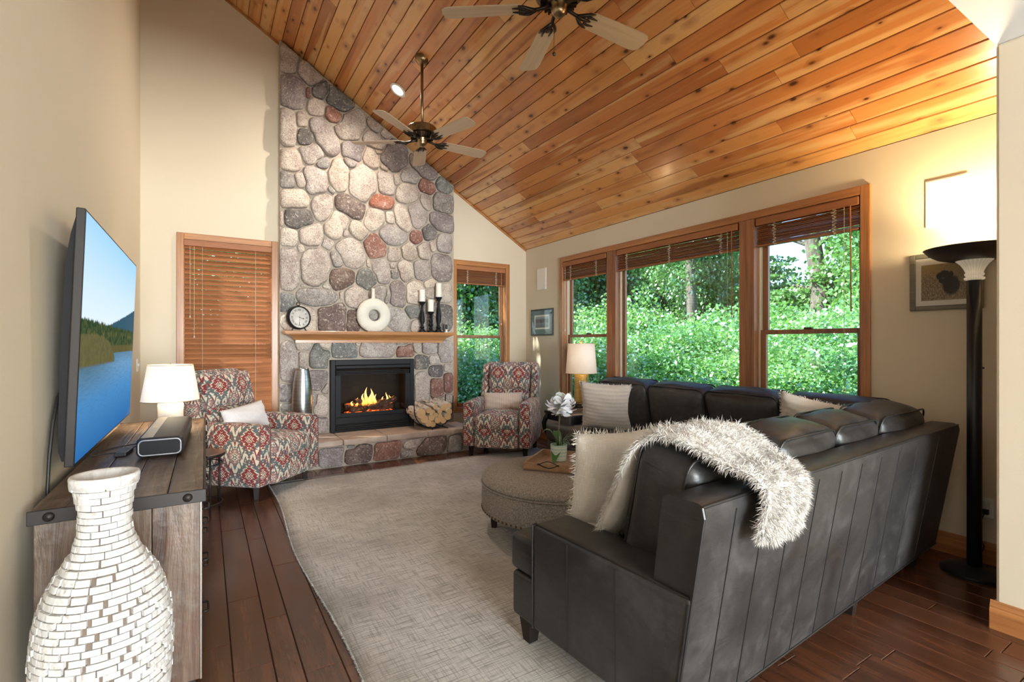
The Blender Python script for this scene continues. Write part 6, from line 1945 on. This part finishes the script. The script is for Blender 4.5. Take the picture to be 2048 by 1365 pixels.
def describe(kind, q, x, lf):
    part_ = 'far right edge of the right sash window' if q < .42 else 'middle of the right sash window' if q < .52 else 'left part of the right sash window' if q < .61 else 'right part of the picture window' if q < .77 else 'middle of the picture window' if q < .9 else 'left part of the picture window' if q < 1.02 else 'small left sash window'
    depth = ('front row' if x < 8.7 else 'second row' if x < 11.5 else 'far row') if kind == 'shrub' else ('nearer row' if x < 12.6 else 'middle row' if x < 16.5 else 'farthest row')
    return '%s leafy %s, %s beyond the %s' % (TONE[lf], kind, depth, part_)
def BACKW(x): return 'closed blind' if x < 2 else 'narrow back window, left side' if x < 4.4 else 'narrow back window' if x < 6.1 else 'narrow back window, right side'
# side of the big window: direction from the camera given as y/x, distance along x
for (q, x, s_, lf) in ((.42, 7.2, 1.25, 0), (.47, 6.6, 1.0, 1), (.53, 7.0, 1.15, 1), (.58, 7.8, 1.3, 1), (.64, 6.8, 1.1, 1), (.70, 7.6, 1.35, 1), (.77, 6.9, 1.2, 0), (.84, 7.5, 1.3, 1), (.92, 6.8, 1.2, 1), (1.0, 7.2, 1.3, 0), (1.08, 6.5, 1.2, 1), (1.17, 6.9, 1.3, 0), (1.27, 6.4, 1.2, 0),
                      (.40, 9.6, 1.55, 1), (.46, 9.8, 1.45, 1), (.52, 10.2, 1.5, 1), (.57, 10.4, 1.55, 1), (.62, 9.8, 1.6, 1), (.68, 10.2, 1.55, 1), (.75, 9.4, 1.4, 1), (.82, 10.0, 1.4, 0), (.90, 9.4, 1.45, 1), (.99, 9.8, 1.9, 0), (1.10, 9.0, 1.8, 1), (1.2, 8.8, 1.8, 0),
                      (.33, 8.6, 1.6, 0), (.27, 7.6, 1.5, 0), (.49, 14, 2.0, 1), (.55, 14.5, 2.0, 1), (.60, 14, 2.3, 1), (.44, 13.5, 2.2, 0)):
    shrub(x, q * x, s_, lf, describe('shrub', q, x, lf), 'undergrowth outside the side window')
for (q, x, h, lf, wd, low) in ((.79, 13.5, 7.5, 1, .9, .15), (.83, 16, 9.5, 0, 1.0, .15), (.735, 12.0, 5.0, 1, .8, .10), (.80, 11.0, 8.5, 0, .55, .35), (.86, 15.5, 10, 1, 1.0, .15), (.84, 12.0, 6.0, 1, 1.0, .10), (.94, 13.0, 8.5, 1, .95, .12), (1.03, 12.5, 8.5, 1, 1.0, .12), (1.12, 11.5, 8.0, 1, 1.0, .1), (1.22, 11.0, 8.0, 0, 1.0, .1), (1.33, 10.5, 7.5, 1, 1.0, .1),
                           (.84, 20, 12, 1, 1.0, .1), (.80, 27, 13, 0, 1.0, .1), (.88, 20, 13, 0, 1.1, .1), (.98, 19, 13, 1, 1.1, .1), (1.09, 18, 12, 2, 1.1, .1), (1.2, 17, 12, 2, 1.1, .1), (1.32, 16, 12, 0, 1.1, .1),
                           (.375, 13.5, 6.6, 0, .6, .16), (.335, 11.0, 6.4, 0, .75, .16), (.27, 13, 8.5, 2, 1.0, .12), (.30, 12, 8, 0, 1.0, .1), (.24, 11, 8, 0, 1.0, .1)):
    tree('deciduous_tree', describe('tree', q, x, lf), x, q * x, h, lf, wd, low=low)
for (q, x, h) in ((.79, 10.6, 9.0), (.765, 11.4, 9.5), (.90, 11.2, 9.5), (.70, 12.5, 10.0)):
    tree('deciduous_tree', 'slender bare-trunked tree %s beyond the picture window' % {.79: 'leaning right of the middle', .765: 'just right of the leaning one', .90: 'at the left', .70: 'at the right edge'}[q], x, q * x, h, 0, .55, low=.62)
tree('deciduous_tree', 'added unseen tree close to the house, breaking up the sun at the back window', -1.3, 9.4, 8.6, 0, .95, 'trees seen through the back windows', .25)  # tree added out of view to dapple sunlight entering the back window
# the tall leaning trunk seen against the sky
tt = thing('tall_oak', 'tall tree with bare lower trunk against the sky, behind the right sash window', 'tree', (12.0, .497 * 12.0, gz(12, 6)), 0)
b = new_bm(); pts = [(-.1, .15, 0), (-.08, .10, 1.2), (-.04, .02, 2.2), (.05, -.02, 3.2), (-.02, .10, 4.2), (-.10, .22, 5.2), (-.08, .22, 6.4), (0, .15, 8.0), (.1, .1, 10.0)]
tube(b, pts, [.24, .22, .20, .185, .17, .15, .13, .10, .05], 10)
for (i, dx, dy, dz, L_) in ((3, .2, .9, .10, 1.5), (3, .1, -.9, .2, 1.6), (4, .2, .9, .35, 1.9), (4, -.1, -1, .3, 1.8), (5, 0, 1, .5, 1.6), (5, .1, -1, .45, 1.8), (6, .2, .8, .6, 1.5)):
    p = Vector(pts[i]); d = Vector((dx, dy, dz))
    tube(b, [p, p + d * (L_ * .5) + Vector((0, 0, .08)), p + d * L_], [.06, .035, .012], 6)
finish('trunk', b, TRUNK, tt, smooth=True)
SPR = [with_mat(foliage('spray', 300 + k, .75, .34, 40, 40, .10, hollow=.0), LEAF_A) for k in range(2)]
for i, (dy, z, s_) in enumerate(((1.25, 3.55, .9), (1.5, 4.5, 1.0), (-1.25, 3.7, 1.0), (-1.6, 4.6, 1.1), (1.45, 5.5, 1.0), (-1.5, 5.6, 1.1), (.9, 2.9, .8), (-.9, 2.75, .9), (-.2, 3.25, .6), (.3, 6.6, 1.2), (-.9, 6.9, 1.2), (1.7, 3.0, .7), (-1.9, 3.3, 1.0), (-1.1, 2.2, .8))):
    o = link('leaf_spray', SPR[i % 2], None, tt, (.15 * math.sin(i * 2.1), dy, z + .3)); o.scale = (s_, s_, s_); o.rotation_euler = (0, 0, i * 1.3)
# behind the back windows
for (x, y, s_, lf) in ((4.2, 8.2, 1.0, 0), (5.2, 8.8, 1.15, 1), (6.2, 9.4, 1.2, 0), (3.4, 9.2, 1.1, 0), (4.7, 10.2, 1.4, 0), (5.8, 10.8, 1.5, 1), (7.0, 11.4, 1.6, 0), (0.2, 9.0, 1.2, 0), (1.4, 9.8, 1.3, 0), (2.4, 10.4, 1.4, 2), (5.2, 12.5, 1.7, 0), (6.6, 13.2, 1.8, 1), (3.8, 12.4, 1.7, 0)):
    shrub(x, y, s_, lf, '%s leafy shrub %s behind the %s' % (TONE[lf], 'close to the house' if y < 9.3 else 'midway out' if y < 11.5 else 'below the far trees', BACKW(x)), 'undergrowth outside the back windows')
for (x, y, h, lf) in ((5.4, 12.6, 6.5, 2), (6.9, 13.6, 7.5, 2), (4.2, 13.8, 7.0, 2), (7.9, 12.6, 7.2, 0), (6.0, 16.0, 10, 2), (7.8, 16.6, 10.5, 2), (4.6, 17.5, 10, 2), (9.4, 17.5, 11, 0), (2.6, 15.5, 8.0, 2), (0.4, 14.5, 7.5, 0), (8.6, 20.5, 13, 2), (6.4, 21.0, 13, 2), (10.8, 21.5, 13, 0)):
    tree('deciduous_tree', '%s leafy tree %s behind the %s' % (TONE[lf], 'in the front row' if y < 14 else 'in the second row' if y < 18 else 'towering at the back', BACKW(x)), x, y, h, lf, 1.05, 'trees seen through the back windows', .08)
